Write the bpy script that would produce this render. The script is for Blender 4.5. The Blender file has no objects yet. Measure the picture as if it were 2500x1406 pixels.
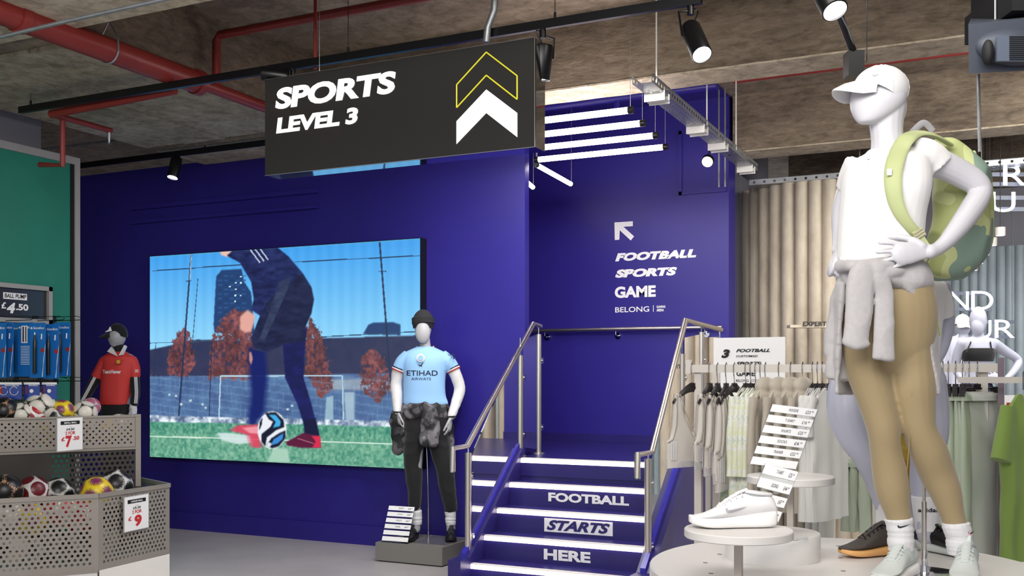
import bpy, math, random
import numpy as np
from mathutils import Vector as V, Matrix, noise
from mathutils.bvhtree import BVHTree
sc = bpy.context.scene
COL = sc.collection
random.seed(4)
# ---- camera (store frame: X runs along the screen wall, Y is depth, camera at the origin 1.5 m up)
F, CX, HY, EYE = 2490.0, 1250.0, 917.0, 1.5
TH = math.radians(25.7); CN, SN = math.cos(TH), math.sin(TH)
cam = bpy.data.cameras.new('camera'); cam.sensor_width = 36; cam.lens = 36*F/2500
cam.shift_y = (HY-703)/2500; cam.clip_start = .05; cam.clip_end = 60
co = bpy.data.objects.new('camera', cam); COL.objects.link(co)
co.location = (0, 0, EYE); co.rotation_euler = (math.pi/2, 0, TH); sc.camera = co
FW, RT, UP = V((-SN, CN, 0)), V((CN, SN, 0)), V((0, 0, 1))
def W(px, py, d): return RT*((px-CX)/F*d)+FW*d+UP*(EYE+(HY-py)/F*d)
def PY(px, py, Y): return W(px, py, Y/(SN*(px-CX)/F+CN))
def PX(px, py, X): return W(px, py, X/(CN*(px-CX)/F-SN))
def PZ(px, py, z): return W(px, py, (EYE-z)*F/(py-HY))
# ---- view, world, added fill lamps and track spots
sc.view_settings.view_transform = 'Standard'; sc.view_settings.look = 'None'
sc.view_settings.gamma = 1; sc.view_settings.use_curve_mapping = False
sc.view_settings.exposure = 0.6
w = bpy.data.worlds.new('world'); sc.world = w; w.use_nodes = True
w.node_tree.nodes['Background'].inputs[0].default_value = (.80, .82, .9, 1)
w.node_tree.nodes['Background'].inputs[1].default_value = .66
def area(name, loc, to, size, power, col=(1, .97, .93), sy=None, spread=180):
    l = bpy.data.lights.new(name, 'AREA'); l.energy = power; l.color = col; l.size = size
    if sy: l.shape = 'RECTANGLE'; l.size_y = sy
    l.spread = math.radians(spread)
    o = bpy.data.objects.new(name, l); COL.objects.link(o); o.location = loc
    o.rotation_euler = (V(to)-V(loc)).to_track_quat('-Z', 'Y').to_euler(); return o
def spot(name, loc, to, power, ang=50, blend=.6, col=(1, .97, .92), r=.05):
    l = bpy.data.lights.new(name, 'SPOT'); l.energy = power; l.color = col
    l.spot_size = math.radians(ang); l.spot_blend = blend; l.shadow_soft_size = r
    o = bpy.data.objects.new(name, l); COL.objects.link(o); o.location = loc
    o.rotation_euler = (V(to)-V(loc)).to_track_quat('-Z', 'Y').to_euler(); return o
area('fill_light', (-1.2, .6, 3.5), (-3.2, 6, 1.2), 3.0, 115, sy=1.5)  # unseen area lamps, stand-ins for the shop's own lights
area('fill_light', (1.2, 1.2, 3.5), (0.8, 5, 1), 2.0, 24, sy=1.2)
area('fill_light', (1.0, 7.6, 3.5), (.2, 9.5, .8), 2.4, 62, (1, .97, .92), sy=1.4)
area('fill_light', (4.2, 7.6, 3.4), (3.5, 10, 1), 2.0, 60, (.85, .92, 1), sy=1.6)
area('fill_light', (-.2, 4.3, 3.7), (.2, 6.2, .6), 1.6, 30, (1, .97, .93), sy=.8)
area('fill_light', (-3.6, 6.0, 3.4), (-3.7, 6.1, 0), 1.4, 34, (1, .98, .96), sy=1.2)  # added downlight, brightens the floor around the plinth
spot('spotlight', (-2.4, 5.3, 3.3), (-4.1, 7.6, 1.7), 85, 62, 1)
spot('spotlight', (-1.9, 5.4, 3.35), (-3.1, 9.3, 2.2), 90, 50, 1)
area('fill_light', (-.7, 7.9, 3.3), (-.8, 8.2, 1.0), 1.0, 26, (1, .95, .88))
# ---- materials
def lin(h):
    r = [int(h[i:i+2], 16)/255 for i in (0, 2, 4)]
    return tuple(x/12.92 if x <= .04045 else ((x+.055)/1.055)**2.4 for x in r)+(1,)
MAT = {}
def mat(name, h, rough=.5, metal=0, var=0, vs=6, bump=0, bs=40, emit=0, trans=0, alpha=1, coat=0, sheen=0, stretch=None, h2=None, ior=1.45, emh=None):
    if name in MAT: return MAT[name]
    m = bpy.data.materials.new(name); m.use_nodes = True; nt = m.node_tree; N = nt.nodes; L = nt.links
    b = N['Principled BSDF']; b.inputs['Base Color'].default_value = lin(h)
    b.inputs['Roughness'].default_value = rough; b.inputs['Metallic'].default_value = metal
    b.inputs['Alpha'].default_value = alpha; b.inputs['IOR'].default_value = ior
    b.inputs['Transmission Weight'].default_value = trans; b.inputs['Coat Weight'].default_value = coat
    b.inputs['Sheen Weight'].default_value = sheen
    if emit: b.inputs['Emission Color'].default_value = lin(emh or h); b.inputs['Emission Strength'].default_value = emit
    if var or bump or h2:
        tc = N.new('ShaderNodeTexCoord'); mp = N.new('ShaderNodeMapping'); L.new(tc.outputs['Object'], mp.inputs[0])
        if stretch: mp.inputs['Scale'].default_value = stretch
    if var or h2:
        n = N.new('ShaderNodeTexNoise'); n.inputs['Scale'].default_value = vs; n.inputs['Detail'].default_value = 8; n.inputs['Roughness'].default_value = .65
        L.new(mp.outputs[0], n.inputs[0]); r = N.new('ShaderNodeValToRGB'); L.new(n.outputs[0], r.inputs[0])
        cc = lin(h); r.color_ramp.elements[0].position = .3; r.color_ramp.elements[1].position = .7
        if h2: r.color_ramp.elements[0].color = lin(h2); r.color_ramp.elements[1].color = cc
        else:
            r.color_ramp.elements[0].color = tuple(x*(1-var) for x in cc[:3])+(1,)
            r.color_ramp.elements[1].color = tuple(min(1, x*(1+var)) for x in cc[:3])+(1,)
        L.new(r.outputs[0], b.inputs['Base Color'])
    if bump:
        n2 = N.new('ShaderNodeTexNoise'); n2.inputs['Scale'].default_value = bs; n2.inputs['Detail'].default_value = 5
        L.new(mp.outputs[0], n2.inputs[0]); bp = N.new('ShaderNodeBump'); bp.inputs['Strength'].default_value = bump; bp.inputs['Distance'].default_value = .02
        L.new(n2.outputs[0], bp.inputs['Height']); L.new(bp.outputs[0], b.inputs['Normal'])
    MAT[name] = m; return m
def concrete(name, h1, h2, h3, st=(1, 1, 1)):
    m = bpy.data.materials.new(name); m.use_nodes = True; nt = m.node_tree; N = nt.nodes; L = nt.links
    b = N['Principled BSDF']; b.inputs['Roughness'].default_value = .9
    tc = N.new('ShaderNodeTexCoord'); mp = N.new('ShaderNodeMapping'); L.new(tc.outputs['Object'], mp.inputs[0]); mp.inputs['Scale'].default_value = st
    def nz(s, d=8, dist=0):
        n = N.new('ShaderNodeTexNoise'); n.inputs['Scale'].default_value = s; n.inputs['Detail'].default_value = d
        n.inputs['Roughness'].default_value = .7; n.inputs['Distortion'].default_value = dist; L.new(mp.outputs[0], n.inputs[0]); return n
    def ramp(a, p0, c0, p1, c1):
        r = N.new('ShaderNodeValToRGB'); L.new(a, r.inputs[0]); e = r.color_ramp.elements
        e[0].position = p0; e[0].color = c0; e[1].position = p1; e[1].color = c1; return r
    a = nz(.9, 8, .4); r1 = ramp(a.outputs[0], .34, lin(h2), .62, lin(h1))
    f = nz(9, 10, .6); r2 = ramp(f.outputs[0], .36, (.62, .6, .57, 1), .6, (1.12, 1.12, 1.12, 1))
    g = nz(3.1, 6, 1.5); r3 = ramp(g.outputs[0], .22, (1, 1, 1, 1), .33, (0, 0, 0, 1))
    w_ = nz(6.5, 9, 2); r4 = ramp(w_.outputs[0], .68, (0, 0, 0, 1), .76, (1, 1, 1, 1))
    mx = N.new('ShaderNodeMixRGB'); mx.blend_type = 'MULTIPLY'; mx.inputs[0].default_value = 1
    L.new(r1.outputs[0], mx.inputs[1]); L.new(r2.outputs[0], mx.inputs[2])
    m2 = N.new('ShaderNodeMixRGB'); m2.inputs[2].default_value = lin(h3); L.new(mx.outputs[0], m2.inputs[1]); L.new(r3.outputs[0], m2.inputs[0])
    m3 = N.new('ShaderNodeMixRGB'); m3.inputs[2].default_value = lin('c4bcae'); L.new(m2.outputs[0], m3.inputs[1])
    mm = N.new('ShaderNodeMath'); mm.operation = 'MULTIPLY'; mm.inputs[1].default_value = .35; L.new(r4.outputs[0], mm.inputs[0]); L.new(mm.outputs[0], m3.inputs[0])
    L.new(m3.outputs[0], b.inputs['Base Color'])
    bp = N.new('ShaderNodeBump'); bp.inputs['Strength'].default_value = .6; bp.inputs['Distance'].default_value = .03
    n2 = nz(22, 8, .5); L.new(n2.outputs[0], bp.inputs['Height']); L.new(bp.outputs[0], b.inputs['Normal'])
    MAT[name] = m; return m
concrete('coffer_concrete', 'a39480', '75685a', '2e2925', (1, 1, 1.6))
concrete('beam_concrete', '9c8c78', '64574b', '2b2622', (.8, 1, 2.8))
concrete('light_concrete', 'd6c8b0', 'b0a18a', '4a4038')
concrete('board_concrete', 'c4b8a2', '958973', '3a332d', (1, 1, 1))
mat('blue_paint', '292080', .42, var=.05, vs=2)
mat('blue_stair', '2b2569', .3, var=.1, vs=4)
mat('blue_gloss', '3a35a8', .18, var=.08)
mat('floor_concrete', 'b3aeaf', .38, var=.09, vs=2.5, bump=.05, bs=30)
mat('red_pipe', '7f2a25', .4, var=.12, vs=5)
mat('black_metal', '0b0b0d', .35)
mat('black_matt', '101012', .7)
mat('steel', 'd4cdc5', .32, 1, var=.05, vs=20, stretch=(30, 30, 1))
mat('chrome', 'd8d8dc', .08, 1)
mat('galvanised', 'a3a6a8', .4, .8, var=.2, vs=14)
mat('glass', 'e6f2ef', .02, trans=1, ior=1.15)
mat('acrylic', 'f4f8fa', .05, trans=1, ior=1.12)
mat('tube_light', 'ffffff', .4, emit=13, emh='fff2f4')
mat('nosing_light', 'ffffff', .4, emit=2.6, emh='ffeef0')
mat('lamp_face', 'ffffff', .4, emit=12)
mat('neon', 'ffffff', .4, emit=1.6, emh='e9ecff')
mat('white_print', 'efeff0', .55)
mat('white_paint', 'e9e6e1', .45)
mat('white_gloss', 'f2f0ee', .25)
mat('black_print', '0e0e10', .6)
mat('red_print', 'c62a32', .6)
mat('yellow_print', 'f2ea3a', .5)
mat('frame_grey', '9c9a98', .4, var=.04)
mat('taupe', 'a49c92', .45)
mat('panel_grey', '8d8c93', .5)
mat('green_panel', '1f7a66', .5, var=.06, vs=3)
mat('skin_white', 'cdccd2', .42)
mat('skin_grey', 'a9a9ad', .38)
# ---- mesh builder
class M:
    def __init__(s): s.v = []; s.f = []; s.m = []; s.sm = []
    def add(s, vs, fs, mi=0, smooth=False):
        n = len(s.v); s.v += [V(p) for p in vs]
        for f in fs: s.f.append([i+n for i in f]); s.m.append(mi); s.sm.append(smooth)
        return s
    def hexa(s, p, mi=0):  # 8 points: bottom ring, top ring
        return s.add(p, [(0, 3, 2, 1), (4, 5, 6, 7), (0, 1, 5, 4), (1, 2, 6, 5), (2, 3, 7, 6), (3, 0, 4, 7)], mi)
    def box(s, a, b, mi=0):
        x0, y0, z0 = map(min, zip(a, b)); x1, y1, z1 = map(max, zip(a, b))
        return s.hexa([(x0, y0, z0), (x1, y0, z0), (x1, y1, z0), (x0, y1, z0), (x0, y0, z1), (x1, y0, z1), (x1, y1, z1), (x0, y1, z1)], mi)
    def obox(s, c, u, v, w_, mi=0):  # half vectors
        c, u, v, w_ = V(c), V(u), V(v), V(w_)
        return s.hexa([c-u-v-w_, c+u-v-w_, c+u+v-w_, c-u+v-w_, c-u-v+w_, c+u-v+w_, c+u+v+w_, c-u+v+w_], mi)
    def prism(s, pts, off, mi=0):  # convex/concave polygon extruded
        n = len(pts); off = V(off)
        p = [V(q) for q in pts]+[V(q)+off for q in pts]
        return s.add(p, [tuple(range(n))[::-1], tuple(range(n, 2*n))]+[(i, (i+1) % n, n+(i+1) % n, n+i) for i in range(n)], mi)
    def rings(s, R, mi=0, smooth=True, cap=True, closed=False):
        n = len(R[0]); vs = [p for r in R for p in r]; fs = []
        for k in range(len(R)-(0 if closed else 1)):
            k2 = (k+1) % len(R)
            for i in range(n): fs.append((k*n+i, k*n+(i+1) % n, k2*n+(i+1) % n, k2*n+i))
        if cap and not closed: fs += [tuple(range(n))[::-1], tuple(range((len(R)-1)*n, len(R)*n))]
        return s.add(vs, fs, mi, smooth)
    def tube(s, pts, r, n=12, mi=0, cap=True, flat=1, upv=None, rnd=False, smooth=True):
        pts = [V(p) for p in pts]; m = len(pts); rr = r if isinstance(r, (list, tuple)) else [r]*m
        T = [(pts[min(i+1, m-1)]-pts[max(i-1, 0)]).normalized() for i in range(m)]
        a = V(upv) if upv is not None else (V((0, 0, 1)) if abs(T[0].z) < .9 else V((1, 0, 0)))
        x = T[0].cross(a).normalized(); R = []
        for i in range(m):
            if upv is not None: x = T[i].cross(a).normalized()
            else: x = (x-T[i]*x.dot(T[i])).normalized()
            y = x.cross(T[i]).normalized(); f = flat[i] if isinstance(flat, (list, tuple)) else flat
            R.append([pts[i]+x*(math.cos(t)*rr[i])+y*(math.sin(t)*rr[i]*f) for t in [2*math.pi*k/n for k in range(n)]])
        if rnd:
            def dome(R0, c, t, rad): return [[c+(p-c)*math.cos(a)+t*rad*math.sin(a) for p in R0] for a in (.5, 1.0, 1.35)]
            R = dome(R[0], pts[0], -T[0], rr[0])[::-1]+R+dome(R[-1], pts[-1], T[-1], rr[-1])
        return s.rings(R, mi, smooth, cap)
    def cyl(s, a, b, r, n=16, mi=0): return s.tube([a, b], r, n, mi, smooth=True)
    def lathe(s, c, prof, n=32, mi=0, ax=None):  # prof (r, h)
        c = V(c); ax = V(ax or (0, 0, 1)).normalized(); x = ax.orthogonal().normalized(); y = ax.cross(x)
        return s.rings([[c+ax*h+(x*math.cos(t)+y*math.sin(t))*max(r, 1e-4) for t in [2*math.pi*k/n for k in range(n)]] for r, h in prof], mi)
    def ell(s, c, u, v, w_, n=20, k=12, mi=0):
        c, u, v, w_ = V(c), V(u), V(v), V(w_)
        return s.rings([[c+w_*(-math.cos(b))+(u*math.cos(t)+v*math.sin(t))*math.sin(b) for t in [2*math.pi*i/n for i in range(n)]] for b in [.04+(math.pi-.08)*j/k for j in range(k+1)]], mi)
    def build(s, name, mats, parent=None, auto=40):
        mats = mats if isinstance(mats, (list, tuple)) else [mats]
        off = wl(parent) if parent else V((0, 0, 0))
        org = V((0, 0, 0))
        if not parent and s.v:
            xs, ys, zs = zip(*s.v); org = V(((min(xs)+max(xs))/2, (min(ys)+max(ys))/2, min(zs)))
        d = off+org
        me = bpy.data.meshes.new(name); me.from_pydata([p-d for p in s.v], [], s.f)
        for m_ in mats: me.materials.append(MAT[m_] if isinstance(m_, str) else m_)
        me.polygons.foreach_set('material_index', s.m); me.polygons.foreach_set('use_smooth', s.sm)
        me.validate(); me.update()
        if any(s.sm) and auto: 
            try: me.set_sharp_from_angle(angle=math.radians(auto))
            except Exception: pass
        o = bpy.data.objects.new(name, me); COL.objects.link(o); o.location = org
        if parent: o.parent = parent
        return o
def wl(o):
    p = V((0, 0, 0))
    while o: p += o.location; o = o.parent
    return p
def tag(o, label=None, cat=None, group=None, kind=None):
    if label: o['label'] = label
    if cat: o['category'] = cat
    if group: o['group'] = group
    if kind: o['kind'] = kind
    return o
def thing(name, label, cat, loc, group=None):
    o = bpy.data.objects.new(name, None); COL.objects.link(o); o.location = loc; o.empty_display_size = .1
    return tag(o, label, cat, group)
def struct(o): o['kind'] = 'structure'; return o
def mb(fn, name, mats, parent=None, **k): m = M(); fn(m); return m.build(name, mats, parent, **k)
def B(name, a, b, mats, parent=None): return M().box(a, b).build(name, mats, parent)
def copy_tree(o, parent=None, label=None, off=None):
    n = o.copy(); COL.objects.link(n); n.parent = parent
    if label: n['label'] = label
    if off is not None: n.location = o.location+V(off)
    for ch in list(o.children): copy_tree(ch, n)
    return n
def bez(a, b, c, d, n=10):
    a, b, c, d = map(V, (a, b, c, d)); return [a*(1-t)**3+b*3*t*(1-t)**2+c*3*t*t*(1-t)+d*t**3 for t in [i/n for i in range(n+1)]]
def cr(P, n=5):  # catmull-rom through rows of floats
    P = [np.array([float(x) for x in p]) for p in P]; out = []
    for i in range(len(P)-1):
        a, b, c, d = P[max(i-1, 0)], P[i], P[i+1], P[min(i+2, len(P)-1)]
        for k in range(n):
            t = k/n; out.append(.5*((2*b)+(c-a)*t+(2*a-5*b+4*c-d)*t*t+(3*b-a-3*c+d)*t**3))
    out.append(P[-1]); return out
# ---- text: built-in font turned into mesh
_tc = {}
def text_mesh(s, bold=0, shear=0, sp=1):
    k = (s, bold, shear, sp)
    if k in _tc: return _tc[k]
    cu = bpy.data.curves.new('t', 'FONT'); cu.body = s; cu.offset = bold; cu.shear = shear; cu.space_character = sp; cu.resolution_u = 4
    o = bpy.data.objects.new('t', cu); COL.objects.link(o)
    dg = bpy.context.evaluated_depsgraph_get(); dg.update()
    me = bpy.data.meshes.new_from_object(o.evaluated_get(dg)); vs = [v.co.copy() for v in me.vertices]; fs = [tuple(p.vertices) for p in me.polygons]
    bpy.data.objects.remove(o); bpy.data.curves.remove(cu); bpy.data.meshes.remove(me)
    x0 = min(v.x for v in vs); x1 = max(v.x for v in vs); y0 = min(v.y for v in vs); y1 = max(v.y for v in vs)
    vs = [((v.x-x0)/(x1-x0), (v.y-y0)/(y1-y0)) for v in vs]
    _tc[k] = (vs, fs, (x1-x0)/(y1-y0)); return _tc[k]
def text(s, o, u, v, mats, parent, name='lettering', bold=.02, shear=0, sp=1, lift=.002, surf=None, dirn=None, keep=False):
    """o = lower left corner, u = width vector, v = height vector; surf: BVH the print is laid on"""
    o, u, v = V(o), V(u), V(v); vs, fs, asp = text_mesh(s, bold, shear, sp)
    if keep: u = u.normalized()*v.length*asp
    n = u.cross(v).normalized()
    P = [o+u*a+v*b+n*lift for a, b in vs]
    if surf: P = lay(P, surf, dirn, lift)
    m = M(); m.add(P, fs); return m.build(name, mats, parent)
def lay(P, surf, dirn, lift):
    out = []; last = None
    eye = V((0, 0, EYE))
    for p in P:
        if dirn is FW: dr = (p-eye).normalized(); h = surf.ray_cast(eye, dr, 30)
        else: dr = dirn; h = surf.ray_cast(p-dirn*.6, dirn, 1.5)
        if h[0] is not None: q = h[0]-dr*lift; last = (p-q)
        else: q = p-(last or V((0, 0, 0)))
        out.append(q)
    return out
def flat(pts, mats, parent, name='print', lift=0, n=None, surf=None, dirn=None):
    P = [V(p)+(n*lift if n else V((0, 0, 0))) for p in pts]
    if surf: P = lay(P, surf, dirn, lift)
    m = M(); m.add(P, [tuple(range(len(P)))]); return m.build(name, mats, parent)
def bvh(*obs):
    vs, fs = [], []
    for o in obs:
        n = len(vs); d = wl(o); vs += [v.co+d for v in o.data.vertices]; fs += [tuple(i+n for i in p.vertices) for p in o.data.polygons]
    return BVHTree.FromPolygons(vs, fs)
# ---- one continuous surface out of overlapping solids
def fuse(m, name, mats, parent=None, voxel=.008, smooth=3, fold=None, sf=.6):
    me = bpy.data.meshes.new('f'); me.from_pydata(m.v, [], m.f); o = bpy.data.objects.new('f', me); COL.objects.link(o)
    r = o.modifiers.new('r', 'REMESH'); r.mode = 'VOXEL'; r.voxel_size = voxel
    if smooth: q = o.modifiers.new('s', 'SMOOTH'); q.iterations = smooth; q.factor = sf
    dg = bpy.context.evaluated_depsgraph_get(); dg.update()
    e = bpy.data.meshes.new_from_object(o.evaluated_get(dg)); bpy.data.objects.remove(o); bpy.data.meshes.remove(me)
    n = len(e.vertices); a = np.empty(n*3); e.vertices.foreach_get('co', a); a = a.reshape(-1, 3)
    if fold:
        nn = np.empty(n*3); e.vertices.foreach_get('normal', nn); nn = nn.reshape(-1, 3)
        a = a+nn*np.array([fold(V(p), V(q)) for p, q in zip(a, nn)])[:, None]
    off = wl(parent) if parent else V((0, 0, 0)); org = V((0, 0, 0))
    if not parent: org = V(((a[:, 0].min()+a[:, 0].max())/2, (a[:, 1].min()+a[:, 1].max())/2, a[:, 2].min()))
    a = a-np.array(off+org); e.vertices.foreach_set('co', a.ravel())
    e.polygons.foreach_set('use_smooth', [True]*len(e.polygons)); e.materials.clear()
    for x in (mats if isinstance(mats, (list, tuple)) else [mats]): e.materials.append(MAT[x] if isinstance(x, str) else x)
    e.name = name; e.update(); ob = bpy.data.objects.new(name, e); COL.objects.link(ob); ob.location = org
    if parent: ob.parent = parent
    return ob
def fold(amp=.004, fr=(14, 14, 5), seed=0, ridge=True):
    s = V((seed*3.1, seed*1.7, seed))
    def f(p, n):
        q = V((p.x*fr[0], p.y*fr[1], p.z*fr[2]))+s; v = noise.noise(q)
        return amp*((1-2*abs(v)) if ridge else v)*1.0
    return f
def perf(m, O, u, v, nu, nv, r=.3, mi=0, thick=None, skip=None):
    """sheet of staggered round holes: nu x nv cells of real openings"""
    O, u, v = V(O), V(u), V(v); cu, cv = u/nu, v/nv; n = u.cross(v).normalized()
    rad = r*min(cu.length, cv.length); uu, vv = cu.normalized(), cv.normalized()
    for j in range(nv):
        for i in range(-1 if j % 2 else 0, nu):
            sh = .5 if j % 2 else 0; a0, a1 = i+sh, i+1+sh
            if a0 < 0: m.add([O+cv*j, O+cu*.5+cv*j, O+cu*.5+cv*(j+1), O+cv*(j+1)], [(0, 1, 2, 3)], mi); continue
            if a1 > nu: m.add([O+cu*a0+cv*j, O+u+cv*j, O+u+cv*(j+1), O+cu*a0+cv*(j+1)], [(0, 1, 2, 3)], mi); continue
            p = O+cu*a0+cv*j; ce = p+cu*.5+cv*.5
            if skip and skip(ce): m.add([p, p+cu, p+cu+cv, p+cv], [(0, 1, 2, 3)], mi); continue
            o8 = [p, p+cu*.5, p+cu, p+cu+cv*.5, p+cu+cv, p+cu*.5+cv, p+cv, p+cv*.5]
            h8 = [ce+(uu*math.cos(t)+vv*math.sin(t))*rad for t in [math.radians(225+45*k) for k in range(8)]]
            m.add(o8+h8, [(k, (k+1) % 8, 8+(k+1) % 8, 8+k) for k in range(8)], mi)
# ==== the setting ====
ZS, ZB = 4.09, 3.57
struct(B('floor', (-12, -3, -.1), (9, 16, 0), 'floor_concrete'))
cl = struct(B('ceiling', (-12, -3, ZS), (9, 16, ZS+.2), 'coffer_concrete'))
def beam(x0, x1, y0, y1, zb=ZB, soff=.0, m='beam_concrete'):
    b = B('beam', (x0, y0, zb), (x1, y1, ZS+.01), [m], cl)
    return b
def rough_soffit(x0, x1, y0, y1, z):   # plaster underside with a ragged edge
    m = M(); n = int((x1-x0)/.06); P = []
    for i in range(n+1):
        x = x0+(x1-x0)*i/n
        P.append((x, y0+.012*noise.noise(V((x*7, 1, 0))), y1+.012*noise.noise(V((x*5, 9, 0)))))
    for (xa, a0, a1), (xb, b0, b1) in zip(P, P[1:]):
        m.hexa([(xa, a0, z-.012), (xb, b0, z-.012), (xb, b1, z-.012), (xa, a1, z-.012), (xa, a0, z), (xb, b0, z), (xb, b1, z), (xa, a1, z)])
    m.build('soffit', 'light_concrete', cl)
beam(-5.1, 6, 6.78, 7.08); rough_soffit(-5.1, 6, 6.77, 7.10, ZB)
beam(-2.25, 6, 9.38, 9.72); rough_soffit(-2.25, 6, 9.37, 9.73, ZB)
beam(-2.25, 6, 12.1, 12.5)
beam(-12, 6, 3.6, 4.3); B('beam', (-12, 3.58, ZB-.02), (6, 4.31, ZB), ['light_concrete'], cl)
beam(-6.95, -5.1, 4.3, 7.9)
for i in range(4):   # board marked soffit: one shuttering board after another
    a = -6.95+i*.4625; B('ceiling_board', (a+.006, 4.5, ZB-.024-.008*(i % 2)), (a+.4565, 6.84+.03*noise.noise(V((i*2.2, 0, 0))), ZB), ['board_concrete'], cl)
B('ceiling_board', (-6.95, 6.98, ZB-.03), (-5.1, 7.6, ZB), ['light_concrete'], cl)
mb(lambda m: [m.box((-6.9+i*.09, 6.85+.03*random.random(), ZB-.03), (-6.82+i*.09, 6.97, ZB+.02)) for i in range(21)], 'gravel_joint', 'coffer_concrete', cl)['kind'] = 'stuff'
B('painted_soffit', (-6.5, 7.1, ZS-.012), (-2.28, 9.35, ZS), ['blue_paint'], cl)
# screen wall
wb = struct(B('wall_back', (-10.5, 7.6, 0), (-3.54, 7.68, ZB), ['blue_paint']))
struct(B('baseboard_back', (-10.5, 7.575, 0), (-3.54, 7.6, .17), ['blue_paint']))
mb(lambda m: m.box((-7.9, 7.56, 3.16), (-5.6, 7.6, 3.2)).box((-7.9, 7.56, 3.02), (-5.6, 7.6, 3.05)), 'wall_channel', 'blue_paint', wb)
ws = struct(B('wall_stair', (-6.5, 9.35, 0), (-2.28, 9.6, ZS), ['blue_paint']))
mb(lambda m: m.tube([(-5.5, 8.6, 3.98), (-2.2, 8.6, 3.98)], .045).tube([(-3.1, 8.6, 3.98), (-3.1, 8.6, 3.88)], .03), 'painted_pipe', 'blue_paint', ws)
mb(lambda m: [m.box(a, b) for a, b in (((-2.75, 9.33, 3.2), (-2.72, 9.35, 3.8)), ((-2.75, 9.33, 3.2), (-2.3, 9.35, 3.23)), ((-2.75, 9.33, 3.77), (-2.3, 9.35, 3.8)))], 'access_panel', 'blue_paint', ws)
struct(B('baseboard_stair', (-5.5, 9.33, .858), (-2.28, 9.35, .93), ['blue_stair']))
# rear shop walls on the right
mat('cream_rib', 'cdc2ae', .5, h2='a29684', vs=2.2, stretch=(2, 2, .8), bump=.15, bs=12)
mat('blue_rib', 'b9c6cb', .5, h2='98a5aa', vs=2, stretch=(2, 2, .8))
wr = struct(mb(lambda m: m.box((-2.28, 12.5, 0), (6, 12.7, ZS)), 'wall_rear', 'panel_grey'))
wright = struct(B('wall_right', (6, -3, 0), (6.2, 13, ZS), ['panel_grey']))
struct(B('wall_left', (-12, -3, 0), (-11.8, 16, ZS), ['panel_grey']))
# curved fluted wall: one rib after another
fw = struct(mb(lambda m: m.add([(0, 0, 0)], []), 'wall_fluted', 'cream_rib'))
xs = [1768, 1779, 1795, 1813, 1832, 1855, 1881, 1910, 1942, 1975, 2008, 2042, 2076, 2110]
tops = [486, 480, 473, 466, 460, 455, 450, 447, 444, 441, 439, 437, 436, 435]
for i in range(len(xs)-1):
    d = 11.2-1.8*(1-(1-i/12)**2) if i < 12 else 9.4
    p = W((xs[i]+xs[i+1])/2, tops[i], d); r = (xs[i+1]-xs[i])/F*d*.5*(1.35-.03*i if i < 8 else 1.06)
    M().tube([(p.x, p.y, 0), (p.x, p.y, p.z-.008), (p.x, p.y, p.z)], [r, r, r-.008], 20).build('rib', 'cream_rib', fw)
fw2 = struct(mb(lambda m: m.add([(0, 0, 0)], []), 'wall_fluted', 'blue_rib'))
p0, p1 = W(2270, 600, 11.6), W(2560, 600, 10.9)
for i in range(14):
    p = p0.lerp(p1, i/13); r = (p1-p0).length/13*.52; z = 1.5+(917-603)/F*11.2
    M().tube([(p.x, p.y, 0), (p.x, p.y, z)], r, 16).build('rib', 'blue_rib', fw2)
st = struct(M().box(W(2290, 605, 12.0), W(2600, 540, 12.1)).build('wall_rear', 'panel_grey'))
# door arches and words on the fluted wall
a = W(1925, 797, 9.1); b = W(2040, 797, 9.1)
sh = thing('shelf_sign', 'pale timber shelf with black EXPERT words on fluted wall', 'sign', a)
M().obox((a+b)/2, (b-a)/2, FW*.06, UP*.012).build('shelf', 'cream_rib', sh)
u = (b-a).normalized()
text('EXPERT ADVICE', W(1960, 796, 9.03), u*.44, UP*.040, 'black_print', sh, bold=.03)
a = W(1958, 899, 9.0)
sg = thing('fitting_sign', 'black FITTING ROOMS words above the clothes rail', 'sign', a)
text('FITTING ROOMS', a, u*.46, UP*.040, 'black_print', sg, bold=.03)
# grey duct and column behind the fluted wall
p = W(1838, 380, 11.6); tag(M().tube([(p.x, p.y, ZS), (p.x, p.y, 2.2)], .17, 24).build('round_duct', 'panel_grey'), 'grey round duct behind the fluted wall top', 'duct')
p = W(1800, 430, 10.6); struct(B('column', (p.x-.12, p.y-.1, 0), (p.x+.05, p.y+.3, ZB), ['panel_grey']))
# green display wall on the left
XG = -6.95
gw = struct(B('wall_green', (XG-.12, 1.5, 0), (XG, 6.05, 3.25), ['green_panel']))
B('frame_top', (XG-.14, 1.5, 3.25), (XG+.02, 6.10, 3.31), ['frame_grey'], gw)
B('frame_side', (XG-.14, 6.05, 0), (XG+.02, 6.10, 3.25), ['frame_grey'], gw)
B('frame_edge', (XG, 6.015, 0), (XG+.008, 6.05, 3.25), ['black_matt'], gw)
g = PX(100, 300, XG-.25)
tag(B('bulkhead_box', (XG-1.2, 2.0, 3.312), (XG-.25, g.y, 3.76), ['panel_grey']), 'grey boxed bulkhead above the green wall panel', 'bulkhead')

p = PX(52, 190, XG-.25); struct(B('column', (p.x-.5, p.y-.6, 3.762), (p.x, p.y, ZS), ['light_concrete']))
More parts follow.
